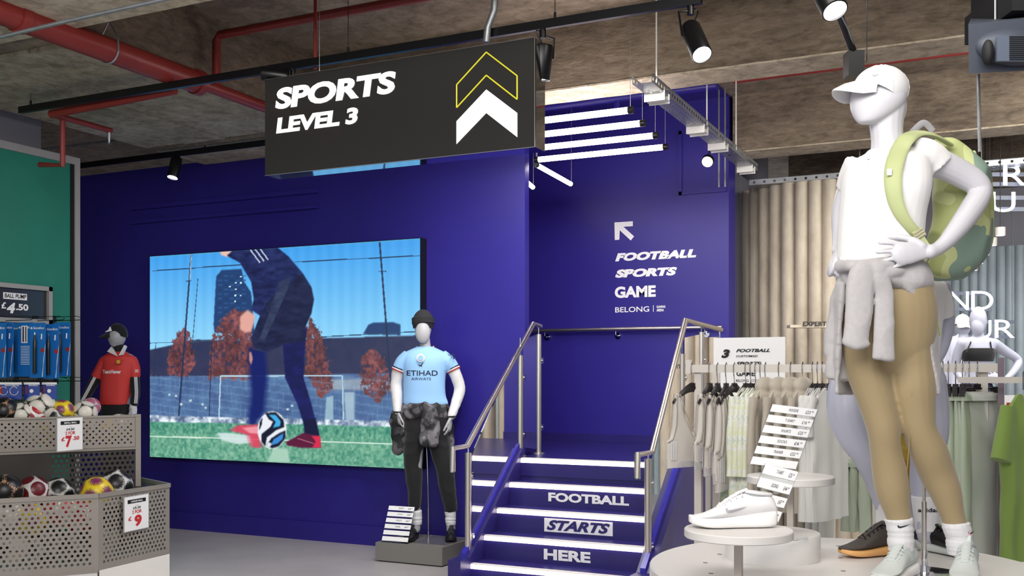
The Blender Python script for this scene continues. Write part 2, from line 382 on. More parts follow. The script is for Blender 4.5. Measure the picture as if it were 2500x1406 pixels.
# ==== staircase ====
RZ, RUN = .1716, .2085
SL, SR = -3.39, -2.16
st = thing('staircase', 'dark blue staircase with glowing step edges and white words on its risers', 'stairs', (-2.78, 6.3, 0))
B('landing', (SL-.08, 7.21, .72), (SR+.06, 9.33, 5*RZ), ['blue_stair'], st); B('landing', (SL-1.6, 7.69, .72), (SL-.08, 9.33, 5*RZ), ['blue_stair'], st)
for k in range(5):
    z = (5-k)*RZ; y = 7.21-k*RUN
    B('riser', (SL, y+.012, z-RZ), (SR, y+.03, z-.02), ['blue_stair'], st)
    if k: B('tread', (SL, y, z-.02), (SR, y+RUN+.02, z), ['blue_stair'], st)
    B('nosing', (SL, y-.004, z-.006), (SR, y+.035, z+.002), ['white_paint'], st)
    tag(B('nosing_light', (SL, y-.006, z-.036), (SR, y+.01, z-.006), ['nosing_light'], st), 'white glowing light strip')
def stringer(x0, x1, name='stringer', z0=.0):
    P = [(x0, 6.22, z0), (x0, 6.22, .215), (x0, 6.36, .215), (x0, 7.24, .93), (x0, 7.24, z0)]
    return M().prism(P, (x1-x0, 0, 0)).build(name, 'blue_stair', st)
stringer(SL-.10, SL); stringer(SR, SR+.11)
for x in (SL-.052, SR+.045):  # glass clamp channel along each string
    M().prism([(x-.018, 6.36, .215), (x-.018, 6.36, .245), (x-.018, 7.24, .965), (x-.018, 7.24, .93)], (.036, 0, 0)).build('glass_channel', 'blue_gloss', st)
B('side_panel', (SR+.06, 7.24, 0), (SR+.11, 9.34, 5*RZ), ['blue_stair'], st)
def riser_text(s, k, a, b, mats='white_print', shear=0, grow=0):
    Y = 7.21-k*RUN+.012
    p = PY(a[0], a[1], Y); q = PY(b[0], b[1], Y)
    return p, q, Y
def rt(s, k, x0, yb0, x1, yt0, mats='white_print', lift=.003, shear=0):
    Y = 7.21-k*RUN+.010; p = PY(x0, yb0, Y); q = PY(x1, yb0, Y); t = PY(x0, yt0, Y)
    text(s, p, V((q.x-p.x, 0, 0)), V((0, 0, t.z-p.z)), mats, st, bold=.045, lift=lift, shear=shear)
rt('FOOTBALL', 1, 1339, 1223.5, 1536, 1201.5)
Y = 7.21-2*RUN+.010; p = PY(1329, 1297, Y); q = PY(1496, 1296, Y); t = PY(1329, 1264, Y)
tag(B('word_panel', (p.x, Y-.002, p.z), (q.x, Y, t.z), ['white_print'], st), 'white panel behind the middle word')
rt('STARTS', 2, 1335, 1293, 1490, 1268, 'blue_stair', .005, .35)
rt('HERE', 3, 1328, 1365, 1442, 1339)
# ==== railings ====
XL, XR = -3.44, -2.12
def rail_tube(m, pts, r=.021): m.tube(pts, r, 14)
def railing(X, label, ps, posts, name='stair_railing'):
    t = thing(name, label, 'railing', (X, ps[2].y, .17))
    mb(lambda m: rail_tube(m, ps), 'handrail', 'steel', t)
    for q in (ps[0],): M().cyl(q-V((0, 0, .002)), q+V((0, 0, .004)), .0215).build('end_cap', 'chrome', t)
    for (y, z0, z1, zr) in posts:
        po = M().cyl((X, y, z0), (X, y, z1), .0235, 20).build('post', 'steel', t)
        M().cyl((X, y, z0), (X, y, z0+.012), .05, 20).build('base_flange', 'steel', po)
        M().cyl((X, y, z1), (X, y, zr), .006, 8).build('pin', 'chrome', po)
        for zz in (z0+(z1-z0)*.22, z0+(z1-z0)*.78):
            M().box((X-.022, y+.02, zz-.025), (X+.022, y+.055, zz+.025)).cyl((X-.03, y+.03, zz), (X+.03, y+.03, zz), .012, 10).build('glass_clamp', 'chrome', po)
    return t
lp = [PX(1105, 1152, XL), PX(1105, 1095, XL), PX(1140, 1089, XL), PX(1302, 790, XL), PX(1319, 797, XL)]
p1, p2, p3 = PX(1143, 1370, XL), PX(1270, 1108, XL), PX(1315, 1100, XL)
lr = railing(XL, 'brushed steel railing with glass panel up the left side of the stairs', lp,
    [(p1.y, .18, .95, .99), (p2.y, .86, 1.66, 1.8), (p3.y, .858, 1.84, 1.9)])
def glass(m, X, P): m.prism([(X-.005, y, z) for y, z in P], (.01, 0, 0))
mb(lambda m: glass(m, XL, [(p1.y+.05, .235), (p1.y+.05, .93), (p2.y-.05, 1.72), (p2.y-.05, .93)]), 'glass_panel', 'glass', lr)
mb(lambda m: glass(m, XL, [(p2.y+.05, .93), (p2.y+.05, 1.78), (p3.y-.05, 1.84), (p3.y-.05, .9)]), 'glass_panel', 'glass', lr)
rp = [PX(1556, 1168, XR), PX(1556, 1110, XR), PX(1592, 1104, XR), PX(1673, 782, XR), PX(1760, 805, XR)]
q1, q2, q3, q4 = PX(1582, 1400, XR), PX(1665, 868, XR), PX(1712, 800, XR), PX(1757, 806, XR)
rr = railing(XR, 'brushed steel railing with glass panel up the right side of the stairs', rp,
    [(q1.y, .19, .95, .99), (q2.y, .86, 1.66, 1.8), (q3.y, .86, 1.84, 1.88), (q4.y, .86, 1.80, 1.87)])
mb(lambda m: glass(m, XR, [(q1.y+.05, .235), (q1.y+.05, .93), (q2.y-.05, 1.72), (q2.y-.05, .93)]), 'glass_panel', 'glass', rr)
mb(lambda m: glass(m, XR, [(q2.y+.05, .93), (q2.y+.05, 1.78), (q3.y-.05, 1.82), (q3.y-.05, .9)]), 'glass_panel', 'glass', rr)
mb(lambda m: glass(m, XR, [(q3.y+.05, .9), (q3.y+.05, 1.80), (q4.y-.05, 1.82), (q4.y-.05, .9)]), 'glass_panel', 'glass', rr)
a, b = PY(1300, 808, 9.27), PY(1762, 804, 9.27)
wrail = thing('wall_handrail', 'long steel handrail fixed across the blue landing wall', 'handrail', a)
mb(lambda m: rail_tube(m, [a, V((b.x, a.y, a.z))]), 'rail', 'steel', wrail)
for px in (1503, 1330, 1720):
    k = PY(px, 812, 9.27); k.z = a.z
    br = M().tube([k, k-UP*.05, k-UP*.06+V((0, .03, 0)), k-UP*.06+V((0, .08, 0))], .007, 8).build('bracket', 'chrome', wrail)
    M().cyl(k-UP*.06+V((0, .06, 0)), k-UP*.06+V((0, .079, 0)), .03).build('bracket_rose', 'chrome', br)
# ==== writing on the landing wall ====
YW = 9.349
dl = thing('direction_lettering', 'white arrow and level names printed on the blue landing wall', 'sign', PY(1600, 760, YW))
def wt(s, x0, yb, x1, yt, bold=.03, shear=0, m='white_print', par=dl, Y=YW):
    p, q, t = PY(x0, yb, Y), PY(x1, yb, Y), PY(x0, yt, Y)
    return text(s, p, V((q.x-p.x, 0, 0)), V((0, 0, t.z-p.z)), m, par, bold=bold, shear=shear, lift=.002)
flat([PY(x, y, YW-.003) for x, y in [(1500, 543), (1545, 540), (1545, 552), (1522, 553.5), (1548, 577), (1540, 587), (1513, 562), (1512, 585), (1501, 586)]][::-1], 'white_print', dl, 'arrow')
wt('FOOTBALL', 1502, 638.5, 1700, 618.5, .065, .22)
wt('SPORTS', 1502, 678.5, 1653, 658.5, .065, .22)
wt('GAME', 1501, 728, 1601, 700, .045)
wt('BELONG', 1502, 763, 1585, 750, .01)
M().box(PY(1594.5, 745, YW-.003), PY(1595.8, 761, YW-.001)).build('divider_line', 'white_print', dl)
wt('GAMING', 1603, 752, 1624.5, 746, .03); wt('ARENA', 1603, 760.5, 1621, 754, .03)
# ==== video screen ====
SX0, SX1, SZ0, SZ1, SY = -7.565, -4.48, .702, 2.672, 7.50
nx, ny = 560, 358
gx, gz = np.meshgrid(np.linspace(0, 1, nx), np.linspace(0, 1, ny))
def S(cx, cy):
    p = PY(340+cx/2.343, 560+cy/2.343, SY); return ((p.x-SX0)/(SX1-SX0), (p.z-SZ0)/(SZ1-SZ0))
def nz2(f, seed=0, oct=4, ax=1):
    out = np.zeros((ny, nx)); rs = np.random.RandomState(seed); amp = 1; tot = 0
    for o in range(oct):
        n = int(f*2**o)+2; n2 = max(2, int(n*ax*.64)+1); g = rs.rand(n2+1, n+1)
        X = gx*(n-1); Y = gz*(n2-1); i = X.astype(int); j = Y.astype(int); fx = X-i; fy = Y-j
        fx = fx*fx*(3-2*fx); fy = fy*fy*(3-2*fy)
        out += amp*((g[j, i]*(1-fx)+g[j, i+1]*fx)*(1-fy)+(g[j+1, i]*(1-fx)+g[j+1, i+1]*fx)*fy); tot += amp; amp *= .55
    return out/tot
def C(h): return np.array([int(h[i:i+2], 16)/255 for i in (0, 2, 4)])
img = np.zeros((ny, nx, 3))
cx_, cy_ = S(0, 0)[0], 0
vv = gz
t = np.clip((1-vv)/.55, 0, 1)[..., None]
img[:] = C('3f9be6')*(1-t)+C('9fdcf5')*t
img += (.012*np.sin(gx*160))[..., None]
def inpoly(P):
    P = [S(*p) for p in P]; ins = np.zeros((ny, nx), bool)
    for (x0, y0), (x1, y1) in zip(P, P[1:]+P[:1]):
        if y0 == y1: continue
        ins ^= ((y0 > gz) != (y1 > gz)) & (gx < (x1-x0)*(gz-y0)/(y1-y0)+x0)
    return ins
def blur(a, kx, kz):
    a = a.astype(float)
    for k, ax in ((kx, 1), (kz, 0)):
        if k: a = sum(np.roll(a, i, ax) for i in range(-k, k+1))/(2*k+1)
    return a
def fill(P, h, al=1, kx=1, kz=1, tex=None, h2=None):
    m = blur(inpoly(P), kx, kz)*al
    if tex is not None: c = C(h)*(1-tex[..., None])+C(h2)*tex[..., None]
    else: c = C(h)
    img[:] = img*(1-m[..., None])+c*m[..., None]
def line(x0, y0, x1, y1, w, h, al=1):
    d = math.hypot(x1-x0, y1-y0); nx_, ny_ = -(y1-y0)/d*w/2, (x1-x0)/d*w/2
    fill([(x0+nx_, y0+ny_), (x1+nx_, y1+ny_), (x1-nx_, y1-ny_), (x0-nx_, y0-ny_)], h, al, 0, 0)
n1, n2, n3 = nz2(60, 1), nz2(25, 2), nz2(120, 3, 2)
# tower block and its lit windows
fill([(430, 590), (425, 545), (440, 270), (470, 232), (585, 225), (600, 300), (640, 360), (660, 600)], '1f3f70')
for j in range(12):
    for i in range(5): fill([(450+i*34, 262+j*26), (474+i*34, 261+j*26), (474+i*34, 270+j*26), (450+i*34, 271+j*26)], '2f588c' if (i+j) % 3 else '1c3765', .7, 0, 0)
for x, y in [(518, 328), (552, 305), (582, 270), (552, 342), (550, 378), (582, 306), (548, 412), (580, 378)]: fill([(x-5, y-4), (x+5, y-4), (x+5, y+4), (x-5, y+4)], 'cdeaf5', 1, 0, 0)
fill([(1280, 600), (1310, 545), (1340, 533), (1450, 530), (1495, 545), (1495, 605)], '24406e')
# bridge, wall and dark ground behind the pitch
fill([(55, 690), (330, 630), (640, 640), (1000, 625), (1610, 605), (1640, 860), (50, 860)], '253052', 1, 1, 1, n2, '3a3a58')
line(60, 650, 640, 632, 5, '35506e'); line(1040, 615, 1610, 583, 6, '2f4b6c')
fill([(50, 840), (1640, 820), (1640, 1120), (50, 1080)], '3a4f80', 1, 1, 1, n2, '5f86ae')
fill([(1040, 860), (1460, 850), (1460, 925), (1030, 915)], 'a9b7bd', .55, 2, 2, n1, 'd8d4c4')
fill([(1170, 930), (1230, 930), (1230, 1090), (1180, 1090)], 'cfe3e4', .6, 2, 1)
fill([(1070, 960), (1110, 950), (1110, 1100), (1060, 1100)], 'bfe0e0', .6, 1, 1)
def tree(P, al=.92):
    m = blur(inpoly(P), 6, 6)*al; m = np.clip((m*.85+n3*.8+n1*.5-1.12)*5, 0, 1)*(m > .02)
    c = C('4b2f44')*(1-n3[..., None])+C('a8625c')*n3[..., None]; c = c*(.55+.6*n2[..., None])
    img[:] = img*(1-m[..., None])+c*m[..., None]
tree([(150, 820), (165, 700), (210, 590), (260, 555), (300, 590), (325, 760), (290, 850), (200, 850)])
tree([(380, 830), (400, 640), (450, 530), (540, 440), (620, 470), (660, 600), (660, 860), (380, 860)])
tree([(950, 850), (940, 560), (980, 490), (1040, 570), (1080, 700), (1100, 830), (1120, 900), (1040, 980)])
tree([(1260, 900), (1255, 740), (1330, 660), (1400, 720), (1450, 900), (1380, 1000), (1300, 960)])
# fence, lamp posts, goal
for k in range(34): line(60, 845+k*7, 1640, 830+k*8, 1.2, '8fb0d0', .33)
for k in range(60): line(70+k*27, 830, 66+k*27, 1090, 1.0, '9fc0dd', .28)
for (a0, b0, a1, b1, w_) in [(298, 135, 225, 1080, 10), (1375, 72, 1440, 900, 11), (336, 280, 305, 640, 4), (415, 640, 400, 1070, 5), (75, 238, 600, 200, 6), (890, 186, 1610, 150, 6), (268, 296, 300, 294, 5), (1368, 240, 1413, 240, 5), (95, 650, 85, 800, 4)]:
    line(a0, b0, a1, b1, w_, '23304f', .9)
line(298, 135, 290, 290, 6, 'c8d8e2', .7)
for (a0, b0, a1, b1) in [(465, 838, 455, 1105), (465, 838, 1160, 838), (1162, 838, 1168, 1120)]: line(a0, b0, a1, b1, 8, 'a8c6d8')
for x, y in [(172, 945), (210, 952), (292, 978), (362, 1000), (875, 1008), (850, 1030), (240, 1000), (380, 1020)]: fill([(x-7, y-5), (x+7, y-5), (x+7, y+5), (x-7, y+5)], 'dff2ea', .9, 1, 1)
# snow bank and grass
sn = np.clip(n1*2.2-.55, 0, 1)
fill([(55, 1062), (460, 1075), (900, 1085), (1640, 1100), (1640, 1135), (55, 1105)], '55688a', 1, 1, 1, sn, 'e6f1f8')
fill([(50, 1100), (700, 1112), (1640, 1132), (1640, 1400), (50, 1320)], '2f7a66', 1, 1, 1, np.clip(n3*1.3-.2, 0, 1), '7fb79a')
fill([(50, 1160), (1640, 1190), (1640, 1400), (50, 1320)], '5f9a80', .35, 2, 4, n3, 'a9d0b2')
line(55, 1182, 1640, 1232, 7, 'd5ead8', .85)
fill([(765, 1250), (850, 1250), (862, 1335), (735, 1332)], 'cfe4d6', .75, 2, 2, n3, 'a0c8b0')
# footballer
fo = np.clip(nz2(30, 7, 3, 2.5)*1.6-.35, 0, 1)
fill([(460, 125), (525, 118), (530, 150), (500, 157), (470, 148)], 'e2b8ac', 1, 1, 1)
fill([(640, 660), (655, 690), (720, 700), (735, 850), (715, 1040), (668, 1118), (618, 1115), (640, 950), (628, 800), (625, 680)], '0b1a63', .95, 6, 1)
fill([(820, 640), (960, 560), (945, 700), (940, 850), (985, 1000), (1010, 1100), (1030, 1180), (960, 1180), (930, 1080), (905, 1000), (835, 850)], '111647', 1, 1, 1, fo, '1a1c62')
fill([(720, 420), (850, 280), (935, 250), (985, 330), (1000, 400), (985, 480), (950, 560), (940, 640), (850, 650), (735, 700), (650, 672), (640, 620), (665, 560)], '14193a', 1, 1, 1, fo, '252c52')
fill([(500, 150), (545, 112), (620, 108), (790, 103), (860, 160), (935, 250), (900, 270), (720, 420), (700, 500), (640, 460), (655, 400), (640, 300), (590, 215), (575, 190)], '131a45', 1, 1, 1, fo, '28346a')
fill([(800, 300), (870, 270), (850, 340), (770, 520), (715, 640), (680, 640), (735, 500)], '3d4a68', .85, 1, 1, fo, '202a48')
for k in range(3): line(632+k*30, 112, 690+k*24, 190-k*8, 7, 'b9c4dc')
fill([(575, 500), (620, 460), (662, 490), (655, 540), (640, 585), (605, 592), (575, 570)], 'e3a89a', .95, 2, 2)
fill([(630, 700), (640, 700), (650, 740), (640, 775), (630, 750)], 'e0a08e', .8, 1, 1)
# boots
fill([(440, 1165), (520, 1165), (640, 1180), (650, 1220), (560, 1228), (470, 1205)], 'cfe0e0', .9, 5, 1)
fill([(520, 1150), (560, 1120), (690, 1115), (700, 1250), (640, 1245), (620, 1175)], 'e03a58', .85, 6, 1)
fill([(590, 1135), (680, 1125), (690, 1170), (630, 1165)], 'f3b4bd', .7, 4, 1)
fill([(840, 1215), (900, 1185), (945, 1160), (1030, 1180), (1040, 1248), (930, 1250), (845, 1235)], '5a1338', 1, 1, 1)
fill([(985, 1180), (1035, 1180), (1040, 1248), (990, 1245), (1010, 1215)], 'd02a4a', 1, 1, 1)
fill([(940, 1090), (1010, 1080), (1030, 1180), (945, 1165)], '0f1338', 1, 1, 1)
line(905, 1195, 1000, 1225, 4, 'b06a80')
# match ball
def ballpoly(cx, cy, rx, ry, n=40): return [(cx+rx*math.cos(2*math.pi*k/n), cy+ry*math.sin(2*math.pi*k/n)) for k in range(n)]
fill(ballpoly(760, 1148, 83, 108), 'e4e8ee', 1, 1, 1)
def band(P, h): fill(P, h, 1, 1, 1)
band([(720, 1050), (780, 1045), (825, 1090), (830, 1130), (780, 1150), (730, 1190), (720, 1240), (700, 1215), (700, 1170), (750, 1130), (765, 1100), (740, 1085)], '10182c')
band([(740, 1060), (780, 1062), (810, 1100), (805, 1125), (765, 1135), (780, 1100), (760, 1080)], '3fa6e0')
band([(835, 1150), (838, 1190), (800, 1240), (760, 1252), (725, 1235), (755, 1195), (800, 1165)], '10182c')
band([(825, 1165), (820, 1200), (790, 1225), (750, 1235), (770, 1200), (800, 1180)], '3a86d0')
band([(690, 1100), (705, 1075), (700, 1120), (685, 1150)], '10182c')
band([(735, 1215), (760, 1225), (745, 1248), (725, 1240)], 'd9dde4')

img = np.clip(img, 0, 1); lin_img = np.where(img <= .04045, img/12.92, ((img+.055)/1.055)**2.4)
m = bpy.data.materials.new('screen_picture'); m.use_nodes = True; N = m.node_tree.nodes; bs = N['Principled BSDF']
at = N.new('ShaderNodeAttribute'); at.attribute_name = 'picture'; bs.inputs['Base Color'].default_value = (.01, .01, .01, 1); bs.inputs['Roughness'].default_value = .35
m.node_tree.links.new(at.outputs['Color'], bs.inputs['Emission Color']); bs.inputs['Emission Strength'].default_value = .72; MAT['screen_picture'] = m
scr = thing('video_screen', 'large lit video wall showing a footballer about to kick a ball', 'screen', ((SX0+SX1)/2, SY, SZ0))
B('casing', (SX0-.006, SY+.003, SZ0-.006), (SX1+.006, 7.6, SZ1+.006), ['black_metal'], scr)
me = bpy.data.meshes.new('picture'); co_ = np.stack([SX0+gx*(SX1-SX0), np.full_like(gx, SY), SZ0+gz*(SZ1-SZ0)], -1).reshape(-1, 3)-np.array(wl(scr))
ii = (np.arange(ny-1)[:, None]*nx+np.arange(nx-1)[None]).ravel(); q = np.stack([ii, ii+1, ii+nx+1, ii+nx], -1)
me.vertices.add(len(co_)); me.vertices.foreach_set('co', co_.ravel()); me.loops.add(q.size); me.loops.foreach_set('vertex_index', q.ravel())
me.polygons.add(len(q)); me.polygons.foreach_set('loop_start', np.arange(len(q))*4); me.update(calc_edges=True)
ca = me.color_attributes.new('picture', 'FLOAT_COLOR', 'POINT'); ca.data.foreach_set('color', np.concatenate([lin_img.reshape(-1, 3), np.ones((nx*ny, 1))], 1).ravel())
me.materials.append(m); o = bpy.data.objects.new('picture', me); COL.objects.link(o); o.parent = scr
# ==== hanging sign ====
mat('sign_face', '2c2c2b', .22, coat=.3); mat('mirror', 'b9bcc4', .04, 1); mat('sign_edge', 'c8c8c8', .3, 1)
YS = 5.0; a, b = PY(647, 195, YS), PY(1305, 85, YS); z0 = PY(1305, 358, YS).z; z1 = a.z
sg = thing('hanging_sign', 'black hanging box sign with SPORTS LEVEL 3 and chevron arrows', 'sign', ((a.x+b.x)/2, YS, z0))
mb(lambda m: m.box((a.x, YS, z0), (b.x, YS+.02, z1)), 'face', 'sign_face', sg)
mb(lambda m: m.box((a.x, YS+.02, z0), (b.x, YS+.14, z0+.01)).box((b.x-.01, YS+.02, z0+.01), (b.x, YS+.14, z1)), 'mirror_casing', 'mirror', sg)
mb(lambda m: m.box((a.x+.01, YS+.02, z0+.01), (b.x-.01, YS+.13, z1-.01)), 'casing', 'black_metal', sg)
for p, q in (((a.x, YS-.003, z0-.003), (b.x, YS, z0)), ((b.x, YS-.003, z0), (b.x+.003, YS, z1)), ((a.x, YS-.002, z1), (b.x, YS, z1+.002))): B('edge_trim', p, q, ['sign_edge'], sg)
mat('bright_white', 'ffffff', .5, emit=.45)
def sgt(s, x0, yb, x1, yt, shear, bold, sp=1):
    p, q = PY(x0, yb, YS), PY(x1, yt, YS); return text(s, V((p.x, YS, p.z)), V((q.x-p.x, 0, 0)), V((0, 0, q.z-p.z)), 'bright_white', sg, bold=bold, shear=shear, lift=.004, sp=sp)
sgt('SPORTS', 673, 268.5, 967, 172, .10, .045, .97)
sgt('LEVEL 3', 675, 327, 875, 261, .10, .045, .97)
cv = lambda L: [PY(600+x/3.125, y/3.125, YS-.004) for x, y in L]
flat(cv([(1607, 1100), (1835, 862), (2072, 1047), (2072, 862), (1835, 682), (1607, 925)]), 'bright_white', sg, 'chevron')
mb(lambda m: [m.tube([p, q], .0042, 6) for L in [cv([(1835, 398), (2070, 578), (2070, 758), (1835, 574), (1609, 821), (1609, 646)])] for p, q in zip(L, L[1:]+L[:1])], 'chevron_outline', 'yellow_print', sg)
mb(lambda m: m.tube([W(770, 168, 6.3), V((W(770, 168, 6.3).x, W(770, 168, 6.3).y, ZS))], .011, 8), 'hanger_rod', 'red_pipe', sg)
q = PY(1187, 103, YS+.07); q2 = V((q.x, q.y, ZS))
mb(lambda m: m.tube([q, q+V((.01, 0, .08)), q+V((.05, 0, .17)), q+V((.055, 0, .27)), q+V((.055, 0, .5)), V((q.x+.055, q.y, ZS))], .02, 12), 'cable_conduit', 'galvanised', sg)
p = PY(780, 130, YS+.1); mb(lambda m: m.cyl(V((p.x, p.y, z1)), V((p.x, p.y, ZS)), .002, 6), 'wire', 'galvanised', sg)
# ==== lighting tracks ====
def track(name, Y, z, x0, x1, label, wires, ztop=ZS):
    t = thing(name, label, 'light track', ((x0+x1)/2, Y, z))
    m = M(); m.box((x0, Y-.018, z-.02), (x1, Y+.018, z+.02)); m.box((x0, Y-.02, z-.024), (x1, Y-.012, z+.024)); m.build('rail', 'black_metal', t)
    for x in wires:
        wi = M().cyl((x, Y, z+.02), (x, Y, ztop), .002, 6).build('wire', 'black_metal', t); M().cyl((x, Y, z+.02), (x, Y, z+.06), .008, 8).build('grip', 'black_metal', wi)
    return t
YT = 5.12; p, q = PY(50, 248, YT), PY(1713, 30, YT); zt = (p.z+q.z)/2
track('light_track', YT, zt, p.x, q.x, 'long black light track running behind the hanging sign', [PY(x, 100, YT).x for x in (75, 850, 1355)])
track('light_track', 6.98, 3.50, PY(186, 390, 6.98).x, -3.6, 'lower black light track close to the blue screen wall', [PY(500, 340, 6.98).x], ZB-.03)
def lamp(a, b, r, label, mount, name='track_spotlight', power=0):
    a, b = V(a), V(b); d = (b-a).normalized(); t = thing(name, label, 'spotlight', mount)
    M().lathe(a, [(r*.3, 0), (r*.9, .004), (r, .02), (r, (b-a).length-.004), (r*.97, (b-a).length), (r*.9, (b-a).length), (r*.88, (b-a).length-.012), (0.001, (b-a).length-.013)], 28, ax=d).build('barrel', 'black_metal', t)
    M().lathe(b-d*.012, [(0, 0), (r*.86, 0), (r*.86, .002), (0, .003)], 24, ax=d).build('lens', 'lamp_face', t)
    s = d.cross(UP).normalized(); mid = a.lerp(b, .35)
    M().tube([mount, mount-UP*.03, mount+s*r*1.25-UP*.04, mid+s*r*1.25, mid+s*r*.9], .006, 8).build('arm', 'black_metal', t)
    M().cyl(mount+UP*.0, mount-UP*.05, .018, 12).build('stem', 'black_metal', t)
    M().tube(bez(mount-UP*.02, mount-s*.06-UP*.0, a-s*.05+UP*.06, a, 10), .004, 6).build('cable', 'black_metal', t)
    if power: spot('spot', b+d*.02, b+d*2, power, 45, .8)
    return t
lamp(PY(1684, 66, YT-.02), W(1714, 134, 5.08), .052, 'black cylinder spotlight at the right end of the long track', V((PY(1686, 40, YT).x, YT, zt-.02)))
lamp(PY(432, 385, 6.96), W(421, 434, 9.12), .05, 'black spotlight hanging on the lower track above the green wall corner', V((PY(432, 375, 6.98).x, 6.98, 3.48)))
k = V((PY(716, 200, YT).x, YT, zt-.02)); lamp(k-V((.02, .02, .05)), k-V((.16, .1, .03)), .045, 'black spotlight peeping over the left half of the hanging sign', k)
k = V((PY(1325, 130, YT).x, YT, zt-.02)); lamp(k-V((0, 0, .08)), k-V((.03, -.02, .27)), .06, 'black spotlight behind the right end of the hanging sign', k)
# near spotlight on an angled arm above the white cap
t = thing('arm_spotlight', 'black spotlight on an angled arm above the white capped mannequin', 'spotlight', W(2086, 155, 4.6))
wt_ = W(2116, 150, 4.6)
M().obox(W(2084, 158, 4.6), RT*.035, FW*.04, UP*.055).build('mount_box', 'black_metal', t)
M().tube([W(2098, 150, 4.6), V((wt_.x, wt_.y, wt_.z)), V((wt_.x, wt_.y, ZS))], .0025, 6).build('wire', 'black_metal', t)
M().tube([W(2084, 128, 4.58), W(2062, 70, 4.5), W(2048, 34, 4.4)], .016, 12).build('arm', 'black_metal', t)
M().tube([W(2090, 128, 4.58), W(2070, 70, 4.48), W(2055, 40, 4.38)], .004, 8).build('cable', 'galvanised', t)
a, b = W(2000, -48, 4.45), W(2039, 27, 4.34); d = (b-a).normalized(); L = (b-a).length
M().lathe(a, [(.02, 0), (.056, .01), (.056, L-.004), (.05, L), (.048, L-.012), (.001, L-.013)], 28, ax=d).build('barrel', 'black_metal', t)
M().lathe(b-d*.012, [(0, 0), (.048, 0), (.048, .002), (0, .003)], 24, ax=d).build('lens', 'lamp_face', t)
# ==== hanging tubes ====
for i, (xr, yr) in enumerate([(1546, 268), (1575, 300), (1606, 330), (1630, 358)]):
    X = -2.3; p = PX(xr, yr, X); p.z = 3.26; d = 2490*1.76/(917-yr); p = W(xr, yr, d)
    q = V((p.x-1.12, p.y, p.z)); t = thing('tube_light', ['topmost glowing white tube light above the stairs', 'second glowing white tube light from the top above the stairs', 'third glowing white tube light from the top above the stairs', 'lowest of the four level glowing tube lights above the stairs'][i], 'tube light', p, 'level tube lights above the stairs')
    M().cyl(q+V((.02, 0, 0)), p-V((.02, 0, 0)), .022, 16).build('tube', 'tube_light', t)
    for e, f in ((q, 1), (p, -1)):
        M().cyl(e, e+V((.035*f, 0, 0)), .024, 16).build('end_cap', 'black_metal', t)
        M().cyl(e+V((.02*f, 0, 0)), V((e.x+.02*f, e.y, ZS)) if not (6.7 < e.y < 7.15) else V((e.x+.02*f, e.y, ZB)), .0015, 6).build('wire', 'galvanised', t)
for (x0, y0, x1, y1, lab) in [(1309, 402, 1395, 450, 'slanting glowing tube light beside the wall corner'), (1262, 424, 1302, 458, 'glowing tube light half hidden behind the wall corner')]:
    p, q = W(x0, y0, 2490*1.75/(917-y0)), W(x1, y1, 2490*1.75/(917-y1)); t = thing('tube_light', lab, 'tube light', p)
    M().cyl(p, q, .02, 16).build('tube', 'tube_light', t)
    for e in (p, q):
        M().cyl(e-(q-p).normalized()*.02, e+(q-p).normalized()*.02, .022, 16).build('end_cap', 'black_metal', t)
        M().cyl(e, V((e.x, e.y, ZS)), .0015, 6).build('wire', 'galvanised', t)
# ==== pipes and trays ====
def pipe(name, label, runs, m='red_pipe', cat='pipe'):
    t = thing(name, label, cat, runs[0][0][0])
    for pts, r in runs: M().tube(pts, r, 18).build('pipe_run', m, t)
    return t
XM = -5.0
t = pipe('sprinkler_main', 'thick red sprinkler pipe crossing the upper left ceiling', [([V((XM, 3.0, 3.52)), V((XM, 5.40, 3.52))], .078), ([V((XM, 5.4, 3.52)), V((XM, 7.0, 3.52))], .042)])
M().cyl((XM, 5.36, 3.52), (XM, 5.42, 3.52), .087, 24).build('coupling', 'red_pipe', t); M().cyl((XM, 3.95, 3.52), (XM, 4.01, 3.52), .087, 24).build('coupling', 'red_pipe', t)
for y in (4.62,):
    M().tube([V((XM+.083*math.cos(a), y, 3.52+.083*math.sin(a))) for a in [math.radians(-10-20*k) for k in range(9)]]+[V((XM-.075, y, 3.6)), V((XM, y, 3.7)), V((XM+.075, y, 3.6)), V((XM+.083, y, 3.5))], .006, 8).build('clip', 'galvanised', t)
    M().cyl((XM, y, 3.7), (XM, y, ZS), .006, 8).build('rod', 'galvanised', t)
t = pipe('sprinkler_branch', 'thin red pipe branching left below the long black track', [([V((-6.2, 5.2, 3.39)), V((XM-.02, 5.2, 3.42))], .03), ([V((-6.2, 5.2, 3.39)), V((-6.2, 5.75, 3.39))], .022), ([V((-6.2, 5.3, 3.39)), V((-6.2, 5.3, 3.04)), V((-6.5, 5.35, 3.08))], .02)])
M().lathe((-6.2, 5.73, 3.31), [(.004, -.03), (.02, -.028), (.006, -.02), (.01, 0), (.014, .07)], 12).build('sprinkler_head', 'galvanised', t)
pipe('sprinkler_riser', 'red pipe bending up and across the ceiling left of the sign', [([V((XM, 5.58, 3.52)), V((XM, 5.58, 3.86)), V((XM+.03, 5.58, 3.9)), V((-1.0, 5.58, 3.9))], .03)])
pipe('ceiling_pipe', 'thin red pipe along the ceiling on the right above the shop', [([V((-2.05, 8.58, 3.99)), V((.9, 8.58, 3.99))], .022)])
pipe('grey_conduit', 'grey conduit fixed to the ceiling in the upper left corner', [([W(-60, 105, 5.6), W(170, 50, 5.35), W(430, -8, 5.1)], .011)], 'galvanised', 'conduit')
pipe('dark_pipe', 'thin dark conduit along the board marked ceiling edge', [([PY(100, 365, 7.0), PY(340, 335, 7.0)], .01)], 'galvanised', 'conduit')
